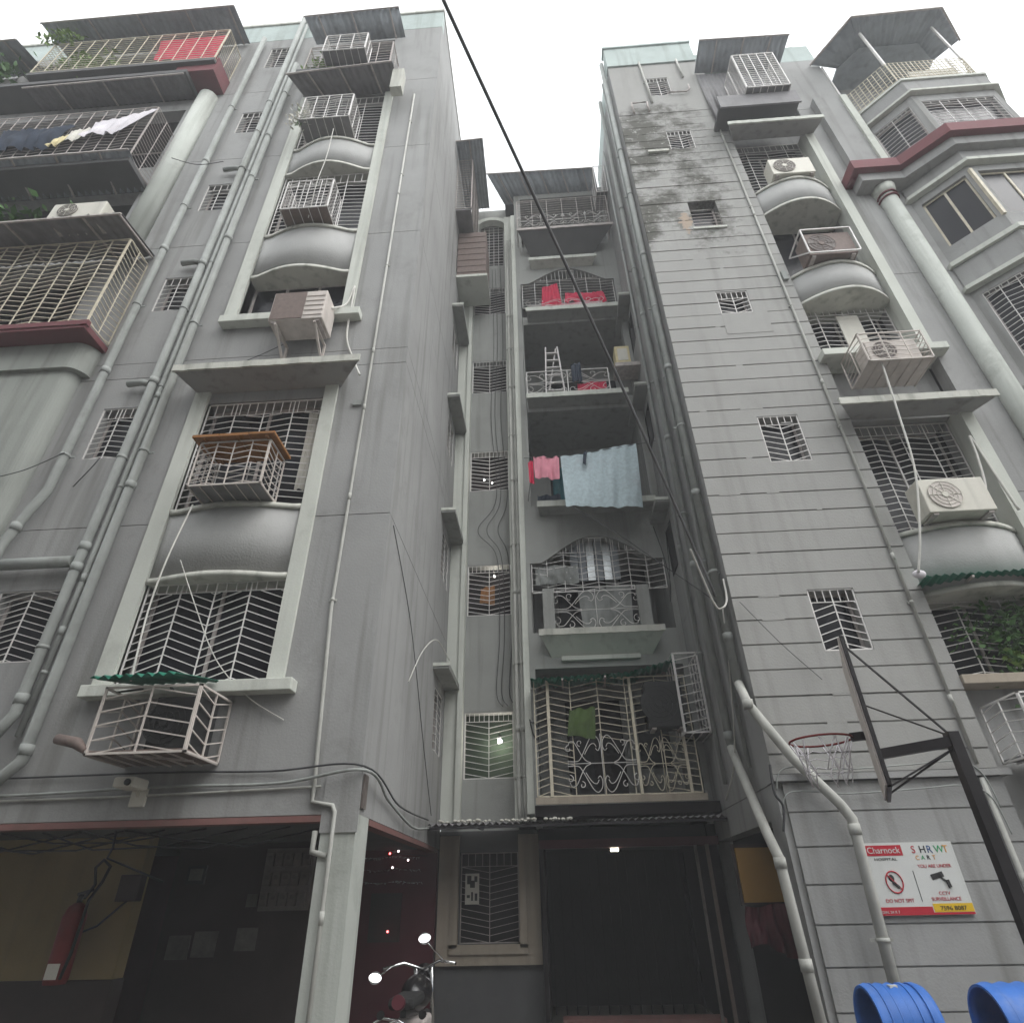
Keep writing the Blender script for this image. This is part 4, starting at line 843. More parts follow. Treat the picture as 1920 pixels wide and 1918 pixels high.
cloth('hanging_sheet', 'large pale blue bed sheet drying over the third balcony', 'clothblue', (.53, 10.28, 9.56), (2.16, 10.28, 9.80), (2.10, 10.22, 8.18), (.56, 10.22, 8.22), .045, 3, nx=40, nz=24, ph=1.3)
cloth('hanging_cloth', 'dark sock pinned over the blue sheet', 'clothdark', (1.02, 10.22, 9.6), (1.10, 10.22, 9.62), (1.04, 10.2, 9.25), (.98, 10.2, 9.27), .005, 1)
cloth('hanging_cloth', 'dark shirt hanging in the shade of the third balcony', 'clothdark', (.0, 10.9, 9.0), (.5, 10.9, 9.0), (.5, 10.88, 8.75), (0, 10.88, 8.75), .02, 2)
cloth('door_curtain', 'teal curtain in the doorway of the third balcony', 'clothteal', (.4, 12.45, 10.9), (1.5, 12.45, 10.9), (1.5, 12.45, 9.0), (.4, 12.45, 9.0), .04, 6, 'curtain')
t = T('ladder', 'white step ladder standing on the fourth balcony', 'ladder', (.55, 10.95, 11.8))
for a, b in (((.33, 10.85, 11.8), (.40, 11.05, 13.75)), ((.80, 10.85, 11.8), (.70, 11.05, 13.75)), ((.34, 11.3, 11.85), (.66, 11.06, 13.7))): MB().bar(a, b, .035).build('rail', 'ladder', t)
for k in range(6): z = 12.05+k*.29; u = (z-11.8)/1.95; MB().box(.33+.07*u, .80-.1*u, 10.84+.2*u, 10.90+.2*u, z, z+.03).build('rung', 'ladder', t)
t = T('storage_box', 'pale yellow box on a bracket at the right of the fourth balcony', 'box', (2.25, 10.7, 12.3)); MB().box(2.06, 2.42, 10.5, 10.85, 12.45, 13.05).build('box_body', 'yellowbox', t, .02); MB().box(2.12, 2.36, 10.49, 10.499, 12.55, 12.95).build('front_panel', 'paper', t); MB().box(2.02, 2.615, 10.45, 10.95, 12.32, 12.44).build('bracket_shelf', 'irond', t)
cloth('hanging_cloth', 'dark garment on the fourth balcony railing', 'clothdark', (.98, 10.72, 12.75), (1.22, 10.72, 12.8), (1.22, 10.7, 12.15), (.98, 10.7, 12.1), .02, 2)
cloth('hanging_cloth', 'red striped cloth low on the fourth balcony railing', 'clothred', (1.1, 10.79, 12.15), (1.8, 10.79, 12.2), (1.8, 10.78, 11.82), (1.1, 10.78, 11.82), .02, 4)
cloth('hanging_cloth', 'red dress at the left of the fifth balcony grille', 'clothred', (.42, 10.98, 16.15), (.85, 10.98, 16.25), (.95, 10.9, 15.0), (.35, 10.9, 15.0), .03, 3)
cloth('hanging_cloth', 'wide red cloth heaped at the right of the fifth balcony grille', 'clothred', (1.05, 10.99, 15.85), (2.1, 10.99, 15.8), (2.15, 10.93, 15.35), (1.0, 10.93, 15.3), .04, 5, bot=.12)
cloth('hanging_cloth', 'pink cloth below the red cloth on the fifth balcony', 'clothpink', (.9, 10.9, 15.3), (1.95, 10.9, 15.3), (1.95, 10.88, 14.92), (.9, 10.88, 14.92), .02, 4)
t = cage('scroll fronted cage of the highest recess balcony', -.2, 2.5, 10.42, 10.98, 18.08, 19.5, 6, .03, .12, .013, 'irond', detail=False)
scroll_panel(t, mapy(10.40), -.15, 1.15, 18.1, 18.75); scroll_panel(t, mapy(10.40), 1.15, 2.45, 18.1, 18.75)
awning('slate roof sheet spanning the top of the recess', (-1.12, 10.4, 21.2), (2.28, 10.4, 21.12), (2.5, 11.2, 20.72), (-.6, 11.2, 20.72), 'tin', 24, (.1, .3, .5, .7, .9))
cage('narrow white cage at the right end of the recess roof', 2.24, 2.59, 10.35, 10.95, 19.6, 21.05, 2, .03, .12, .013, 'iron', 'tind', detail=False)
cloth('hanging_cloth', 'orange cloth behind the second stair window', 'orange', (-1.32, 11.85, 7.3), (-1.02, 11.85, 7.35), (-1.02, 11.85, 6.9), (-1.34, 11.85, 6.95), .02, 2)
def bulb(label, c, r, m='bulb', cat='lamp', e=6):
    t = T('light_bulb', label, cat, (c[0], c[1], c[2]+.12)); MB().tube([(c[0], c[1], c[2]+.12), (c[0], c[1], c[2]+.05)], .018, 8).build('socket', 'ink', t); MB().ell(c, r, r, r, 10, 8).build('bulb_glass', m, t)
    ld = bpy.data.lights.new('bulb_light', 'POINT'); ld.energy = e; ld.shadow_soft_size = r*1.3; ld.color = (1, .93, .82); lo = bpy.data.objects.new('bulb_light', ld); col.objects.link(lo); lo.parent = t; lo.location = (0, -.10, -.16); return t
bulb('lit bulb behind the lowest stair window grille', (-.94, 11.95, 4.15), .045, e=5)
bulb('lit bulb behind the second stair window grille', (-1.03, 11.9, 7.6), .02, e=1)
bulb('left of two tiny lit bulbs behind the third stair window', (-1.27, 11.9, 10.21), .016, e=.6)
bulb('right of two tiny lit bulbs behind the third stair window', (-1.08, 11.9, 10.12), .016, e=.6)
t = T('ceiling_lamp', 'small lit lamp under the entrance canopy', 'lamp', (.95, 11.35, 2.3)); MB().box(.90, 1.02, 11.22, 11.3, 2.25, 2.29).build('diffuser', 'lampw', t); MB().box(.89, 1.03, 11.21, 11.31, 2.291, 2.30).build('lamp_base', 'irond', t)
for x, lab in ((-.56, 'left'), (-.46, 'right')):
    pipe('drain_pipe', '%s pale pipe of the pair on the recess pilaster' % lab, 'pipe', [(x, 11.24, 18.8), (x, 11.24, 3.0), (x+.02, 11.24, 2.7)], .038, 'pipew', (15.3, 12.6, 9.7, 6.9, 4.2), (14, 11, 8, 5.4, 3.4), 'pilaster pipes', 8)
for k, (x0, lab) in enumerate(((-.8, 'right'), (-.95, 'middle'), (-1.05, 'left'))):
    cable('cable', '%s thin wire looping down the stair wall of the recess' % lab, [(x0, 11.62, 18), (x0+.05, 11.6, 14.6), (x0-.03, 11.61, 12), (x0+.1, 11.6, 9.5), (x0-.12-.1*k, 11.58, 8.6), (x0+.1, 11.58, 7.9), (x0+.15, 11.6, 6.2), (x0+.08, 11.6, 5.0), (x0+.2, 11.6, 4.7)], .007, 'cable')
cable('cable', 'white drop wire from the sunshade corner down the left inner wall', [(-1.66, 10.1, 5.12), (-1.8, 9.6, 5.3), (-1.9, 9.0, 4.9), (-1.93, 8.3, 4.2)], .008, 'cablew')
t = T('entrance_canopy', 'dark corrugated canopy over the building entrance', 'canopy', (.3, 11.4, 2.7))
corrugated('sheet', 'tind', t, (-1.93, 10.3, 2.60), (2.6, 10.3, 2.62), (2.6, 11.5, 2.69), (-1.93, 11.5, 2.69), 44, .02)
for x in (-1.2, -.3, .6, 1.5, 2.3): MB().bar((x, 10.32, 2.57), (x, 11.5, 2.64), .035).build('rafter', 'black_iron', t)
MB().bar((-1.93, 10.34, 2.56), (2.6, 10.34, 2.58), .04).build('edge_bar', 'black_iron', t)
deb = MB(); rnd = random.Random(3)
for k in range(60): x = rnd.uniform(-1.8, .3); y = rnd.uniform(10.34, 10.6); s_ = rnd.uniform(.012, .04); deb.ell((x, y, 2.645+s_*.5), s_, s_, s_*.6, 6, 4)
o = tag(deb.build('rubble', 'paper'), 'small rubble and litter lying on the entrance canopy', 'rubble', kind='stuff')
t = T('paper_notice', 'torn black and white paper notice tied to the entrance grille', 'notice', (-1.38, 11.6, 1.57)); MB().box(-1.5, -1.27, 11.615, 11.622, 1.57, 2.0).build('sheet', 'paper', t)
for bx in ((-1.47, -1.40, 1.85, 1.97), (-1.42, -1.34, 1.80, 1.9), (-1.35, -1.30, 1.88, 1.96), (-1.40, -1.37, 1.62, 1.74), (-1.34, -1.30, 1.62, 1.72), (-1.47, -1.42, 1.66, 1.70)): MB().box(bx[0], bx[1], 11.609, 11.614, bx[2], bx[3]).build('print', 'ink', t)
t = T('notice_board', 'plain yellow notice board in the dark passage by the pipes', 'notice', (2.62, 9.5, 1.5)); MB().box(2.42, 2.95, 9.5, 9.53, 1.53, 2.15).build('board', 'notice', t); MB().box(2.38, 3.0, 9.531, 9.55, 1.50, 2.2).build('backing', 'dado', t)
cloth('hanging_cloth', 'dark red bundle hanging below the yellow notice board', 'redboard', (2.4, 9.45, 1.5), (2.95, 9.45, 1.5), (2.95, 9.4, 1.0), (2.35, 9.4, 1.05), .06, 3, bot=.1)

# ================================================================== garage and ground level
t = T('garage_wall', 'yellow painted garage wall with dark dado', 'wall', (-6, 8.3, 0))
MB().box(-14.4, -5.0, 8.2, 8.4, .95, 2.36).build('painted_wall', 'yellow', t); MB().box(-14.4, -4.98, 8.17, 8.4, 0, .948).build('dado', 'dado', t)
t = T('garage_wall', 'dark garage wall with pinned papers', 'wall', (-4, 9.5, 0)); MB().box(-5.3, -3.3, 9.5, 9.6, 0, 2.36).build('painted_wall', 'dado', t)
for bx in ((-5.16, -4.86, 1.04, 1.3), (-4.82, -4.5, 1.06, 1.34), (-4.25, -3.97, 1.12, 1.37), (-4.2, -4.05, 1.6, 1.75)): MB().box(bx[0], bx[1], 9.488, 9.499, bx[2], bx[3]).build('pinned_paper', 'paper2', t)
MB().box(-5.1, -4.84, 9.46, 9.499, 1.88, 2.1).build('picture_frame', 'ink', t); MB().box(-5.06, -4.88, 9.452, 9.459, 1.92, 2.06).build('pinned_paper', 'paper2', t)
t = T('garage_wall', 'dark red rear wall of the garage behind the motorcycle', 'wall', (-2.6, 11.45, 0)); MB().box(-14.4, -1.96, 11.45, 11.58, 0, 2.36).build('painted_wall', 'redboard', t); MB().box(-3.0, -2.5, 11.42, 11.449, 1.1, 1.75).build('wall_cabinet', 'dado', t)
t = T('meter_box', 'dark meter box with trailing wires on the yellow wall', 'electrical box', (-5.02, 8.15, 1.65)); MB().box(-5.16, -4.9, 8.08, 8.199, 1.68, 1.95).build('box_body', 'dado', t, .01); MB().tube([(-5.0, 8.1, 1.7), (-5.3, 8.12, 1.45), (-5.6, 8.14, 1.35)], .012, 6).build('wire', 'cable', t)
t = T('fire_extinguisher', 'red fire extinguisher with black hose loop on the yellow wall', 'fire extinguisher', (-5.5, 7.95, .9))
MB().tube([(-5.52, 8.0, .93), (-5.52, 8.0, .98), (-5.52, 8.0, 1.55), (-5.52, 8.0, 1.64), (-5.52, 8.0, 1.68)], [.11, .125, .125, .09, .04], 16).build('cylinder', 'red', t); MB().box(-5.57, -5.43, 7.868, 7.874, .98, 1.12).build('label_sticker', 'paper', t)
MB().tube([(-5.52, 8.0, 1.68), (-5.52, 8.0, 1.76)], .03, 10).build('valve', 'black_iron', t); MB().bar((-5.56, 8.0, 1.76), (-5.38, 7.98, 1.80), .03).build('lever', 'black_iron', t)
MB().tube([(-5.46, 7.98, 1.72), (-5.36, 7.95, 1.85), (-5.40, 7.93, 2.02), (-5.32, 7.92, 2.10), (-5.22, 7.92, 2.03), (-5.26, 7.92, 1.88), (-5.36, 7.92, 1.70), (-5.38, 7.92, 1.2), (-5.42, 7.92, .98)], .017, 8).build('hose', 'rubber', t)
fl = [(-2.58, 2.33, 'ledwhite'), (-2.41, 2.2, 'ledwhite'), (-2.66, 2.1, 'ledwhite'), (-3.94, 2.08, 'ledred'), (-2.66, 1.24, 'ledred'), (-2.72, 2.30, 'ledred'), (-3.2, 2.15, 'ledwhite')]
t = T('fairy_lights', 'string of red and white fairy lights hung across the dark garage', 'lights', (-3, 11.3, 2.3)); MB().tube([(-4.4, 11.3, 2.2), (-3.9, 11.3, 2.12), (-3.2, 11.3, 2.18), (-2.6, 11.3, 2.3), (-2.1, 11.3, 2.25)], .006, 5).build('wire', 'cable', t)
for x, z, m in fl: MB().ell((x, 11.3, z), .016, .016, .016, 8, 6).build('bulb', m, t)
t = T('garland', 'silver tinsel garlands hung in rows inside the garage', 'garland', (-3.6, 10.6, 2.3)); mb = MB(); rnd = random.Random(5)
for row in range(3):
    for k in range(150):
        x = -5.2+k*.021; p = Vector((x, 10.5+row*.12, 2.22-row*.16-.03*abs(math.sin(k*.12)))); d = Vector((rnd.uniform(-1, 1), rnd.uniform(-1, 1), rnd.uniform(-1, .2)))*.03; mb.bar(p, p+d, .004)
o = mb.build('tinsel', 'duct', t); o['kind'] = 'stuff'
# motorcycle, seen from behind, only its upper part stands in the picture
t = T('motorcycle', 'black motorcycle with two round chrome mirrors parked by the column', 'motorcycle', (-1.55, 7.9, 0))
def wheel(y):
    w = MB(); c = (-1.55, y, .30); pts = [(c[0], c[1]+.25*math.cos(a*math.pi/12), c[2]+.25*math.sin(a*math.pi/12)) for a in range(25)]; w.tube(pts, .05, 8, False); o = w.build('wheel', 'rubber', t)
    s_ = MB()
    for k in range(10): a = k*math.pi/5; s_.bar(c, (c[0], c[1]+.22*math.cos(a), c[2]+.22*math.sin(a)), .012)
    s_.tube([(c[0]-.06, c[1], c[2]), (c[0]+.06, c[1], c[2])], .05, 10); s_.build('spokes', 'chrome', o)
wheel(7.45); wheel(8.75)
MB().ell((-1.55, 8.15, .80), .16, .32, .16, 16, 10).build('fuel_tank', 'bikeblack', t); MB().box(-1.68, -1.42, 7.35, 7.95, .74, .84).build('seat', 'rubber', t, .04)
MB().box(-1.70, -1.40, 7.85, 8.3, .32, .62).build('engine', 'irond', t, .03); mb = MB(); mb.bar((-1.55, 7.5, .70), (-1.55, 8.4, .62), .06); mb.bar((-1.55, 8.4, .95), (-1.55, 8.3, .45), .06); mb.build('frame', 'bikeblack', t)
for sx in (-.09, .09): MB().tube([(-1.55+sx, 8.45, 1.0), (-1.55+sx, 8.75, .30)], .025, 8).build('fork', 'chrome', t)
MB().tube([(-1.95, 8.2, 1.0), (-1.75, 8.35, 1.04), (-1.55, 8.42, .98), (-1.35, 8.35, 1.06), (-1.15, 8.2, 1.04)], .016, 8).build('handlebar', 'chrome', t)
MB().ell((-1.55, 8.55, .92), .11, .10, .11, 14, 10).build('headlamp', 'bikeblack', t); MB().tube([(-1.55, 7.3, .8), (-1.55, 7.22, .82)], .06, 12).build('tail_lamp', 'redboard', t)
for c, s0, tl in (((-1.91, 7.72, .965), (-1.86, 8.28, 1.02), .20), ((-1.44, 7.85, 1.285), (-1.28, 8.28, 1.05), -.25)):
    nrm = (Vector((0, 0, 1.6))-Vector(c)).normalized(); nrm = (nrm+Vector((0, 0, .62))).normalized(); u = nrm.cross(Vector((0, 0, 1))).normalized(); v = u.cross(nrm); u, v = u*math.cos(tl)+v*math.sin(tl), v*math.cos(tl)-u*math.sin(tl)
    mb = MB(); mb.poly([Vector(c)+u*.065*math.cos(a*math.pi/12)+v*.045*math.sin(a*math.pi/12) for a in range(24)]); o = mb.build('mirror', 'chrome', t)
    h = MB(); h.tube([Vector(c)-nrm*.004, Vector(c)-nrm*.03], [.064, .045], 16); h.build('mirror_housing', 'bikeblack', o); MB().tube([Vector(c)-nrm*.02, s0], .008, 6).build('stalk', 'chrome', o)
MB().tube([(-1.82, 7.5, .45), (-1.86, 7.45, .62), (-1.74, 7.42, .68), (-1.58, 7.44, .66), (-1.4, 7.5, .55)], .014, 8).build('grab_rail', 'chrome', t); MB().tube([(-1.76, 7.36, .62), (-1.6, 7.34, .665), (-1.42, 7.36, .60)], .012, 8).build('rear_guard', 'chrome', t)
for x, lab in ((-1.72, 'left'), (-1.32, 'right')): MB().tube([(x, 7.3, .72), (x, 7.26, .72)], .035, 10).build('turn_signal', 'bikeblack', t)

# ================================================================== things on the right wing
awning('slate awning above the white box cage on the right wing', (4.97, 7.2, 21.1), (7.35, 7.2, 21.0), (7.2, 7.88, 20.72), (4.92, 7.88, 20.8), 'tin', 16, (.2, .5, .8))
cage('white slatted box cage under the slate awning of the right wing', 5.55, 6.6, 7.15, 7.86, 18.06, 19.85, 5, .0, .11, .018, 'iron', 'tind', detail=False)
t = T('tin_sheet', 'dark tin back panel behind the white box cage', 'sheet', (5.9, 7.8, 17.8)); corrugated('sheet', 'tind', t, (4.95, 7.84, 18.1), (7.0, 7.84, 18.1), (7.0, 7.88, 20.7), (4.95, 7.88, 20.7), 20, .012)
ac_unit('cream air conditioner with round fan on the upper barrel balcony', (6.02, 7.58, 14.99), .92, .60, .32)
ac_unit('dark framed air conditioner on the middle barrel balcony', (5.95, 7.52, 11.99), .92, .66, .36, bodym='acbrown', fan=True)
t = T('metal_stand', 'white angle iron stand round the dark air conditioner', 'stand', (5.95, 7.6, 11.96)); mb = MB()
for a, b in (((5.47, 7.47, 12.0), (5.47, 7.47, 12.72)), ((6.43, 7.47, 12.0), (6.43, 7.47, 12.72)), ((5.47, 7.47, 12.72), (6.43, 7.47, 12.72)), ((5.47, 7.47, 11.99), (6.43, 7.47, 11.99)), ((5.47, 7.47, 12.72), (5.47, 8.1, 12.72)), ((5.47, 8.1, 12.72), (5.47, 7.47, 12.0))): mb.bar(a, b, .025)
mb.build('angle_bars', 'iron', t)
cage('pinkish white cage with air conditioner hanging below the right bay sill', 5.42, 6.45, 7.22, 7.88, 8.78, 9.42, 3, .06, .10, .014, 'pinkw', 'pinkw')
ac_unit('grey air conditioner inside the pinkish cage of the right bay', (5.95, 7.32, 8.86), .82, .48, .34, bodym='pinkw')
ac_unit('large cream air conditioner on the lower barrel balcony', (5.93, 7.48, 6.06), .92, .56, .34, fanm='pinkw')
cable('hose', 'white hose from the caged air conditioner down to the green awning', [(5.66, 7.3, 8.80), (5.55, 7.33, 7.65), (5.43, 7.35, 6.7), (5.15, 7.4, 5.7), (4.98, 7.5, 5.16)], .017, 'cablew', 'hose')
cable('hose', 'cream refrigerant lines curling beside the lower right bay trim', [(6.35, 7.7, 6.3), (6.6, 7.75, 6.6), (6.75, 7.78, 7.2), (6.82, 7.8, 7.6), (6.86, 7.78, 6.9), (6.9, 7.76, 6.2)], .02, 'cablew', 'hose')
awning('green plastic awning over the vine window of the right wing', (5.08, 7.55, 5.12), (7.1, 7.55, 5.18), (7.1, 8.1, 5.20), (5.2, 8.1, 5.16), 'green', 18, (.3, .7))
t = tag(MB().ell((5.02, 7.56, 5.16), .09, .05, .06, 12, 8).build('rag', 'clothwhite'), 'knotted white rag at the left end of the right green awning', 'rag')
vine('dense vine growing through the lowest right bay grille', (6.4, 8.05, 4.45), (.9, .12, .55), 900, 'leaf', .05)
vine('pale yellow sprig at the foot of the right vine', (6.05, 8.0, 4.1), (.18, .1, .15), 50, 'leafy', .05)
cage('low cage cut by the right edge below the vine window', 5.45, 6.9, 7.42, 8.15, 2.88, 3.55, 6, .06, .12, .014, 'iron', 'tind', detail=False)
t = T('terrace_roof', 'slate sheet roof over the corner terrace at top right', 'roof', (10, 7.6, 20.6))
rp = [(8.02, 7.86), (8.72, 6.82), (10.98, 6.78), (11.85, 7.55)]; ri = [(8.75, 7.95), (9.15, 7.5), (10.7, 7.5), (11.3, 7.95)]
for i in range(3): corrugated('sheet', 'tin', t, (*rp[i], 20.72), (*rp[i+1], 20.72), (*ri[i+1], 20.58), (*ri[i], 20.58), 6 if i != 1 else 14, .014)
MB().extrude(ri+[(11.3, 8.5), (8.75, 8.5)], lambda p, q, tt: (p, q, tt), 20.55, 20.62).build('roof_deck', 'tin', t)
for i in range(3): MB().bar((*rp[i], 20.68), (*rp[i+1], 20.68), .04).build('edge_bar', 'irond', t)
cloth('hanging_cloth', 'cream cloth inside the corner terrace railing', 'paper', (9.6, 7.3, 18.6), (10.7, 7.3, 18.65), (10.7, 7.28, 17.8), (9.6, 7.28, 17.75), .03, 4)
t = T('satellite_dish', 'small pale dish on the right roof edge', 'dish', (7.9, 8.3, 21.45)); MB().tube([(7.9, 8.3, 21.45), (7.9, 8.3, 22.3)], .025, 8).build('mast', 'irond', t); MB().tube([(7.85, 8.2, 22.5), (7.95, 8.35, 22.42)], [.30, .06], 16).build('dish', 'white', t)
pipe('electric_conduit', 'pale conduit down the right edge of the grooved stair tower', 'conduit', [(4.99, 7.87, 18.0), (4.98, 7.87, 10.5), (4.97, 7.87, 2.85)], .022, 'pipew', (14, 9, 5.6, 3.6), (17.4, 14.3, 11.0, 8.0, 4.9), None, 8)
t = T('junction_box', 'small electric boxes on the conduit of the grooved tower', 'electrical box', (5.08, 7.88, 11.9)); MB().box(5.03, 5.13, 7.84, 7.894, 11.75, 12.0).build('box_body', 'pipe', t)
pipe('drain_pipe', 'left white stub pipe sticking out under the right parapet', 'pipe', [(3.5, 7.86, 21.7), (3.55, 7.86, 19.3)], .03, 'pipew', (), (20.5,), 'parapet stub pipes', 8)
pipe('drain_pipe', 'right white stub pipe sticking out under the right parapet', 'pipe', [(4.55, 7.86, 21.7), (4.57, 7.86, 20.6)], .03, 'pipew', (), (), 'parapet stub pipes', 8)
pipe('branch_pipe', 'thin bent pipe beside the topmost stair tower window', 'pipe', [(4.05, 7.84, 19.75), (4.5, 7.84, 19.72), (4.62, 7.84, 19.85), (4.62, 7.84, 20.1)], .022, 'irond', (), (), None, 8)
pipe('branch_pipe', 'hooked pipe on the stained top of the stair tower', 'pipe', [(3.0, 7.84, 18.75), (3.0, 7.84, 19.3), (3.4, 7.84, 19.3), (3.4, 7.84, 18.8)], .03, 'irond', (), (), None, 8)
pipe('drain_pipe', 'front grey riser pipe at the corner of the right inner wall', 'pipe', [(2.52, 8.12, 22.4), (2.52, 8.12, 3.85)], .062, 'pipe', (17.5, 13.2, 9.8, 7.0, 4.6), (15.5, 11.5, 8.4, 5.6), 'drain pipes')
pipe('drain_pipe', 'white waste pipe slanting across the tower foot', 'pipe', [(2.52, 8.1, 3.95), (2.48, 7.78, 3.6), (2.85, 7.76, 2.95), (3.24, 7.75, 2.45), (3.32, 7.75, 2.30), (3.24, 7.75, 0)], .058, 'pipew', (2.2, 3.6), (1.2,), 'drain pipes')
pipe('drain_pipe', 'rear grey riser pipe on the right inner wall', 'pipe', [(2.52, 9.05, 22.2), (2.52, 9.05, 3.3)], .058, 'pipe', (16.5, 12.4, 8.9, 6.2, 3.5), (14, 10.4, 7.2), 'drain pipes')
pipe('drain_pipe', 'pale waste pipe stepping down beside the entrance passage', 'pipe', [(2.52, 9.05, 3.35), (2.5, 8.9, 3.2), (2.42, 7.95, 2.2), (2.46, 7.85, 1.95), (2.52, 7.82, 0)], .058, 'pipew', (1.9, 1.0), (), 'drain pipes')
pipe('drain_pipe', 'thin grey riser between the two corner pipes', 'pipe', [(2.56, 8.55, 22.2), (2.56, 8.55, 3.0)], .03, 'pipe', (18, 13, 8), (15, 10, 6), 'drain pipes', 8)
pipe('drain_pipe', 'hindmost thin riser deep on the right inner wall', 'pipe', [(2.56, 9.9, 21.0), (2.56, 9.9, 3.0)], .03, 'pipe', (16, 11, 7), (13, 9, 5), 'drain pipes', 8)
cable('cable', 'thick black overhead cable crossing the sky to the right wall', [(-2.1, -1.0, 9.75), (-.61, 2.0, 8.25), (1.0, 5.1, 6.6), (2.42, 7.95, 5.15)], .017, 'cableg', 'cable', None, 0, 8)
cable('cable', 'looped end of the overhead cable at the right inner wall', [(2.0, 7.2, 5.5), (2.35, 7.85, 5.0), (2.48, 7.9, 4.95), (2.56, 7.92, 5.1), (2.58, 7.95, 5.4)], .014, 'cablew')
cable('cable', 'thin twisted wire running from the blue sheet balcony to the cable loop', [(.7, 10.2, 8.2), (1.3, 9.6, 7.3), (1.8, 9.0, 6.4), (2.45, 8.05, 5.1)], .007, 'cable')
cable('cable', 'white wire dropping from the cable loop to the canopy', [(2.5, 8.0, 5.0), (2.5, 8.3, 4.2), (2.5, 8.9, 3.2), (2.45, 9.6, 2.75)], .010, 'cablew')
for k, (z, lab) in enumerate(((2.88, 'upper'), (2.62, 'lower'))):
    cable('cable', '%s white cable strung along the ledge of the stair tower foot' % lab, [(2.6, 7.83, z-.25), (2.75, 7.82, z-.02), (3.4, 7.83, z-.05), (4.2, 7.83, z-.02), (4.7, 7.83, z), (4.95, 7.83, z-.12), (5.02, 7.84, z-.5)], .008, 'pipe')
cable('cable', 'dangling black wires at the corner of the tower foot', [(2.58, 7.8, 2.9), (2.55, 7.78, 2.6), (2.62, 7.8, 2.45), (2.56, 7.8, 2.2)], .014, 'cable')
pipe('electric_conduit', 'pale twin conduit at the right end of the tower foot', 'conduit', [(4.95, 7.86, 2.7), (4.97, 7.86, 0)], .03, 'pipew', (1.7,), (.9,), None, 8)
# sign board on the tower foot
t = T('sign_board', 'white hospital and security notice board on the tower foot', 'sign', (3.85, 7.88, 1.4)); Y = 7.862
MB().box(3.36, 4.35, Y, 7.885, 1.40, 2.07).build('board', 'white', t)
MB().box(3.36, 3.93, Y-.003, Y-.0005, 1.402, 1.475).build('red_strip', 'signred', t); MB().box(3.94, 4.345, Y-.003, Y-.0005, 1.425, 1.50).build('yellow_strip', 'signyel', t); MB().box(3.931, 4.345, Y-.003, Y-.0005, 1.402, 1.422).build('red_strip', 'signred', t)
MB().box(3.40, 3.80, Y-.003, Y-.0005, 1.945, 2.045).build('name_plate', 'signred', t); text('Charnock', t, 3.60, Y-.005, 1.968, .088, 'white', align='CENTER')
text('HOSPITAL', t, 3.60, Y-.002, 1.90, .036, 'ink', align='CENTER', sx=1.5)
for ch, m, x in zip('SHRWT', ('signred', 'ink', 'inkb', 'inkg', 'inko'), (3.90, 3.985, 4.065, 4.145, 4.235)): text(ch, t, x, Y-.002, 1.965, .10, m)
for ch, m, x in zip('CART', ('inko', 'inkg', 'ink', 'inko'), (3.92, 3.98, 4.04, 4.10)): text(ch, t, x, Y-.002, 1.90, .06, m)
text('YOU ARE UNDER', t, 4.09, Y-.002, 1.825, .045, 'signred', align='CENTER'); text('CCTV', t, 4.10, Y-.002, 1.575, .045, 'signred', align='CENTER'); text('SURVEILLANCE', t, 4.10, Y-.002, 1.525, .045, 'signred', align='CENTER'); text('DO NOT SPIT', t, 3.62, Y-.002, 1.515, .048, 'signred', align='CENTER')
text('7596 8087', t, 4.14, Y-.005, 1.44, .055, 'ink', align='CENTER', sx=1.15); text('DIAL 24 X 7', t, 3.40, Y-.005, 1.42, .035, 'white')
MB().box(3.845, 3.85, Y-.003, Y-.0005, 1.52, 1.80).build('divider_line', 'ink', t)
mb = MB(); pts = [(3.62+.085*math.cos(a*math.pi/14), Y-.003, 1.70+.10*math.sin(a*math.pi/14)) for a in range(29)]; mb.tube(pts, .007, 5); mb.bar((3.56, Y-.004, 1.77), (3.68, Y-.004, 1.63), .010); mb.build('prohibition_ring', 'signred', t)
mb = MB(); mb.ell((3.60, Y-.002, 1.735), .03, .002, .035, 12, 8); mb.bar((3.60, Y-.003, 1.70), (3.655, Y-.003, 1.65), .022); mb.build('spitting_head', 'ink', t)
mb = MB(); mb.bar((4.02, Y-.003, 1.735), (4.15, Y-.003, 1.765), .004, .05); mb.bar((4.12, Y-.003, 1.73), (4.17, Y-.003, 1.69), .015); mb.bar((4.17, Y-.003, 1.71), (4.18, Y-.003, 1.64), .03); mb.build('camera_symbol', 'ink', t)
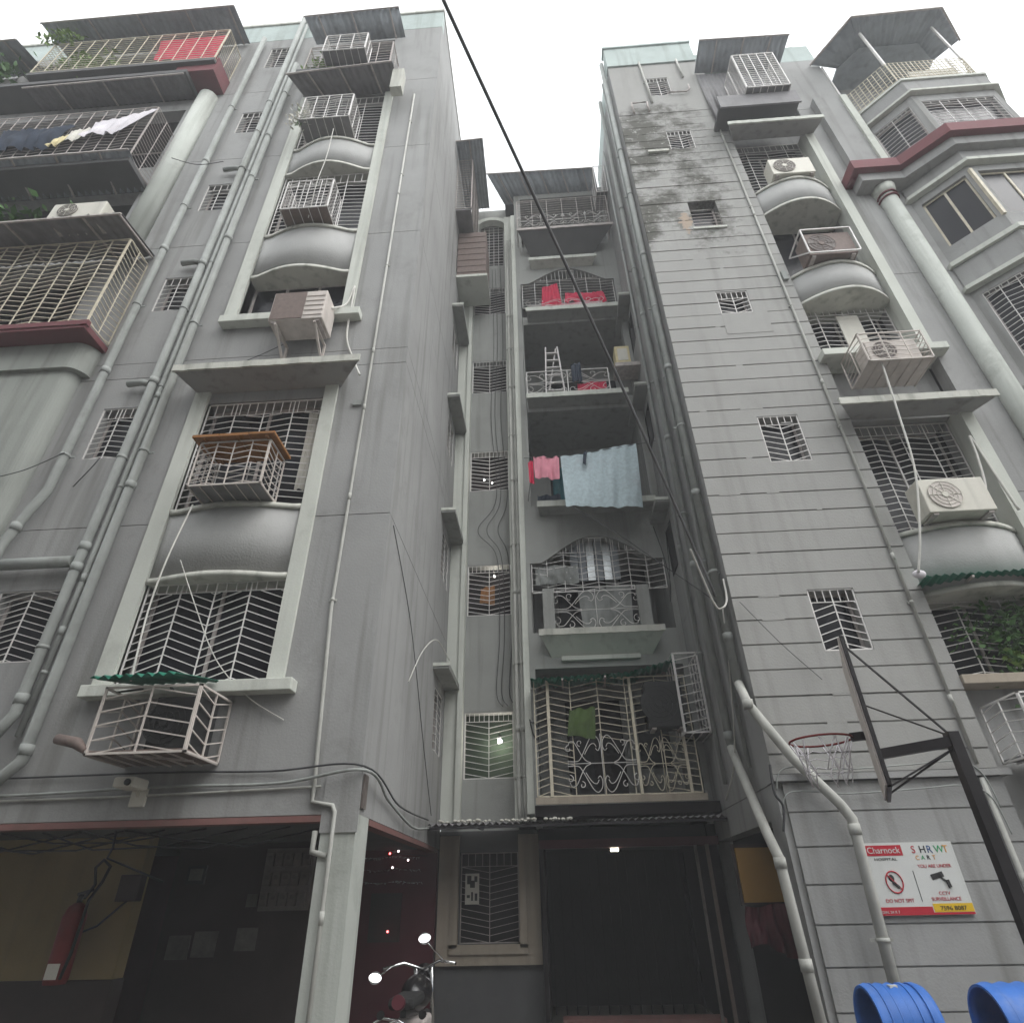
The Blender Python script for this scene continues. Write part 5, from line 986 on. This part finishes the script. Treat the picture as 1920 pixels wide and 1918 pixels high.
# dust bins
def bin_(label, x0, x1, yc, lidrot=0, sticker=True):
    t = T('dust_bin', label, 'bin', ((x0+x1)/2, yc, 0), 'blue dust bins by the tower foot'); r = .27; zc = .68; w = x1-x0
    prof = [(x0+.05, 0), (x1-.05, 0), (x1, .66), (x0, .66)]
    mb = MB(); mb.v = [(x0+.05, yc-r+.04, .06), (x1-.05, yc-r+.04, .06), (x1-.05, yc+r-.04, .06), (x0+.05, yc+r-.04, .06), (x0, yc-r, zc-.02), (x1, yc-r, zc-.02), (x1, yc+r, zc-.02), (x0, yc+r, zc-.02)]
    mb.f = [(0, 3, 2, 1), (0, 1, 5, 4), (1, 2, 6, 5), (2, 3, 7, 6), (3, 0, 4, 7)]; mb.build('body', 'blue', t)
    for k in range(4): xx = x0+.10+k*(w-.2)/3; MB().box(xx-.02, xx+.02, yc-r-.012, yc-r+.02, .15, .6).build('rib', 'blue', t)
    MB().box(x0-.02, x1+.02, yc-r-.03, yc-r+.02, zc-.04, zc).build('rim', 'blue', t, .008); MB().box(x0-.02, x1+.02, yc+r-.02, yc+r+.03, zc-.04, zc).build('rim', 'blue', t, .008)
    lid = MB(); n = 20; xs = [x0-.02+(w+.04)*k/10 for k in range(11)]
    for lay, rr in ((0, r+.01), (1, r-.008)):
        b0 = len(lid.v)
        for xi, x in enumerate(xs):
            e = .016*(1 if xi % 2 else 0) if lay == 0 else 0
            for k in range(n+1): a = math.pi*k/n; lid.v.append((x, yc-(rr+e)*math.cos(a), zc+(rr+e)*math.sin(a)))
        for xi in range(10):
            for k in range(n): i = b0+xi*(n+1)+k; lid.f.append((i, i+1, i+n+2, i+n+1)); lid.smooth.add(len(lid.f)-1)
    L0 = 11*(n+1)
    for xi in (0, 10):
        for k in range(n): i = xi*(n+1)+k; lid.f.append((i, i+1, i+1+L0, i+L0))
    ld_ = lid.build('lid', 'blue', t)
    for q in range(5):
        x = x0+.06+(w-.12)*q/4; MB().tube([(x, yc-(r+.018)*math.cos(math.pi*k/n), zc+(r+.018)*math.sin(math.pi*k/n)) for k in range(n+1)], .008, 6).build('lid_rib', 'blue', ld_)
    mb = MB(); mb.poly([(x1+.005, yc-(r-.01)*math.cos(math.pi*k/n), zc+(r-.01)*math.sin(math.pi*k/n)) for k in range(n+1)]); mb.build('lid_end', 'blue', t)
    for sx in (x0+.1, x1-.1):
        for sy in (-1, 1): MB().tube([(sx-.02, yc+sy*.18, .04), (sx+.02, yc+sy*.18, .04)], .04, 10).build('castor', 'rubber', t)
    if sticker: MB().box(x0+w*.42, x0+w*.56, yc-.10, yc-.04, zc+r*.99, zc+r*1.06).build('bird_dropping', 'paper', t)
    return t
bin_('scuffed blue bin with domed lid and pale splash', 2.50, 2.93, 6.55); bin_('cleaner blue bin with domed lid at the right edge of the picture', 3.42, 4.05, 6.5, sticker=False)
# basketball hoop
e = Vector((.405, .914, 0)).normalized(); n = Vector((-e.y, e.x, 0)); B0 = Vector((2.39, 4.9, 0)); PB = B0-n*.52
t = T('basketball_hoop', 'black basketball stand with red rim, torn net and board seen edge-on', 'basketball hoop', (PB.x, PB.y, 0))
def V3(p, z): return Vector((p.x, p.y, z))
b = MB(); c4 = [V3(B0+e*s*.45, z) for s, z in ((-1, 2.2), (1, 2.2), (1, 3.22), (-1, 3.22))]
f4 = [p+n*.012 for p in c4]; b.v = [tuple(p) for p in c4+f4]; b.f = [(0, 3, 2, 1), (4, 5, 6, 7), (0, 1, 5, 4), (1, 2, 6, 5), (2, 3, 7, 6), (3, 0, 4, 7)]; bo = b.build('backboard', 'pinkw', t)
fr = MB()
for i in range(4): fr.bar(c4[i]-n*.015, c4[(i+1) % 4]-n*.015, .026)
fr.build('board_frame', 'black_iron', bo); MB().bar(V3(B0-e*.45-n*.0, 2.2), V3(B0-e*.45, 3.22), .016).build('board_edge', 'irond', bo)
MB().bar(V3(PB, 0), V3(PB, 2.56), .075).build('pole', 'black_iron', t); MB().bar(V3(PB, 2.50), V3(B0-n*.02, 2.46), .065).build('arm', 'black_iron', t)
for s in (-.1, .1):
    MB().bar(V3(PB, 2.53), V3(B0-n*.03+e*s*3, 3.19 if s < 0 else 2.9), .012).build('brace', 'black_iron', t); MB().bar(V3(PB, 2.46), V3(B0-n*.03+e*s*2, 2.22), .012).build('brace', 'black_iron', t)
RC = B0+n*.33; rp_ = [V3(RC+n*.225*math.cos(a*math.pi/16)+e*.225*math.sin(a*math.pi/16), 2.60) for a in range(33)]
rim = MB().tube(rp_, .008, 8).build('rim', 'red', t); MB().bar(V3(B0+n*.02, 2.60), V3(B0+n*.12, 2.60), .03, .06).build('rim_bracket', 'black_iron', t)
net = MB(); rnd = random.Random(11)
for k in range(12):
    a0 = k*math.pi/6; a1 = a0+math.pi/6; 
    if k in (2, 5, 9): continue
    def q(a, r_, z): return V3(RC+n*r_*math.cos(a)+e*r_*math.sin(a), z)
    net.tube([q(a0, .22, 2.59), q((a0+a1)/2, .18, 2.48), q(a0, .16, 2.37), q((a0+a1)/2, .14, 2.28)], .005, 4); net.tube([q(a1, .22, 2.59), q((a0+a1)/2, .18, 2.48), q(a1, .16, 2.37)], .005, 4)
for z, r_ in ((2.48, .18), (2.37, .16)): net.tube([V3(RC+n*r_*math.cos(a*math.pi/8)+e*r_*math.sin(a*math.pi/8), z+.02*(a % 2)) for a in range(17)], .0035, 4)
net.build('net', 'clothwhite', t)


# meter bank in the garage and loose wires on the walls
t = T('meter_bank', 'bank of small electricity meters in rows at the back of the garage', 'electrical box', (-3.6, 9.45, 1.4))
MB().box(-4.0, -3.32, 9.42, 9.489, 1.55, 2.28).build('back_board', 'acdark', t)
for r_ in range(3):
    for k in range(5): x = -3.97+k*.13; z = 1.6+r_*.23; o = MB().box(x, x+.10, 9.36, 9.419, z, z+.16).build('meter', 'acdark', t, .006); MB().box(x+.02, x+.08, 9.352, 9.359, z+.08, z+.13).build('meter_window', 'paper2', o)
W = (('loose wire drooping from the soil pipe to the rounded pier', [(-6.7, 6.4, 7.1), (-7.2, 6.35, 6.75), (-7.9, 6.3, 6.6), (-9.0, 6.3, 6.7)], .006),
     ('loose wire slanting from the window air conditioner to the sunshade', [(-3.95, 6.5, 9.2), (-4.4, 6.52, 8.95), (-5.1, 6.5, 8.55)], .006),
     ('short wire end hanging under the second small window', [(-6.3, 6.57, 7.1), (-6.35, 6.55, 6.9), (-6.5, 6.56, 6.6)], .007),
     ('wire strung from the half column across the pipes', [(-7.4, 6.3, 15.0), (-6.8, 6.35, 14.75), (-6.3, 6.4, 14.9)], .008),
     ('thin black wire from the wall corner down the inner wall to the canopy', [(-1.94, 6.8, 5.85), (-1.93, 8.2, 5.0), (-1.92, 9.6, 3.6), (-1.9, 10.4, 2.75)], .006),
     ('wire hanging along the left edge of the recess balconies', [(-.2, 10.9, 16.0), (-.15, 10.6, 13.5), (-.18, 10.6, 12.4), (-.1, 10.55, 9.8), (-.2, 10.5, 8.6)], .007),
     ('knotted wire hank hooked on the recess pilaster', [(-.33, 11.0, 4.3), (-.28, 10.98, 4.05), (-.20, 10.98, 3.95), (-.22, 10.98, 4.2), (-.32, 10.98, 4.25)], .010),
     ('tangled wires hanging beside the second recess balcony', [(2.3, 10.6, 7.9), (2.38, 10.5, 7.2), (2.42, 10.5, 6.6), (2.35, 10.45, 6.2), (2.45, 10.5, 6.9), (2.5, 10.5, 7.6)], .008),
     ('faint wire crossing the lower grooved tower', [(2.7, 7.85, 5.0), (3.1, 7.86, 4.4), (3.5, 7.87, 3.9)], .004))
for lab, pts, r_ in W: cable('cable', lab, pts, r_, 'cable')
t = cloth('window_curtain', 'pale curtain edge in the tall lower bay window', 'paper', (-3.42, 6.78, 7.95), (-3.2, 6.78, 7.95), (-3.2, 6.78, 6.5), (-3.4, 6.78, 6.5), .015, 3, 'curtain')

# added scattering volume: imitates the lens flare that veils the upper storeys
hz = bpy.data.materials.new('flare_veil_volume'); hz.use_nodes = True; nt = hz.node_tree; nt.nodes.clear(); vo = nt.nodes.new('ShaderNodeVolumePrincipled'); ou = nt.nodes.new('ShaderNodeOutputMaterial')
vo.inputs['Color'].default_value = (.97, .98, 1, 1); vo.inputs['Density'].default_value = .005; nt.links.new(vo.outputs[0], ou.inputs['Volume'])
MT['flare_veil'] = hz
tag(MB().box(-34, 34, -20, 20, -1, 25).build('flare_veil', 'flare_veil'), 'thin scattering volume added to imitate lens flare', 'flare_veil', kind='stuff')
# more washing and greenery on the crowded upper left balconies
cloth('hanging_cloth', 'faded brown cloth at the far left of the laundry balcony', 'cot', (-12.3, 5.9, 15.7), (-11.4, 5.9, 15.8), (-11.5, 5.86, 15.05), (-12.35, 5.86, 15.0), .04, 3)
cloth('hanging_cloth', 'yellowed cloth bunched between dark laundry and cream cloth', 'yellowbox', (-9.75, 5.88, 15.35), (-9.5, 5.88, 15.4), (-9.55, 5.84, 14.95), (-9.8, 5.84, 14.9), .03, 2)
vine('trailing greenery below the short slate awning at the left edge', (-13.4, 6.1, 19.5), (.8, .2, .6), 320, 'leaf', .10)
vine('thin creeper over the left end of the long top awning', (-11.9, 5.9, 20.9), (.5, .15, .35), 140, 'leafy', .07)
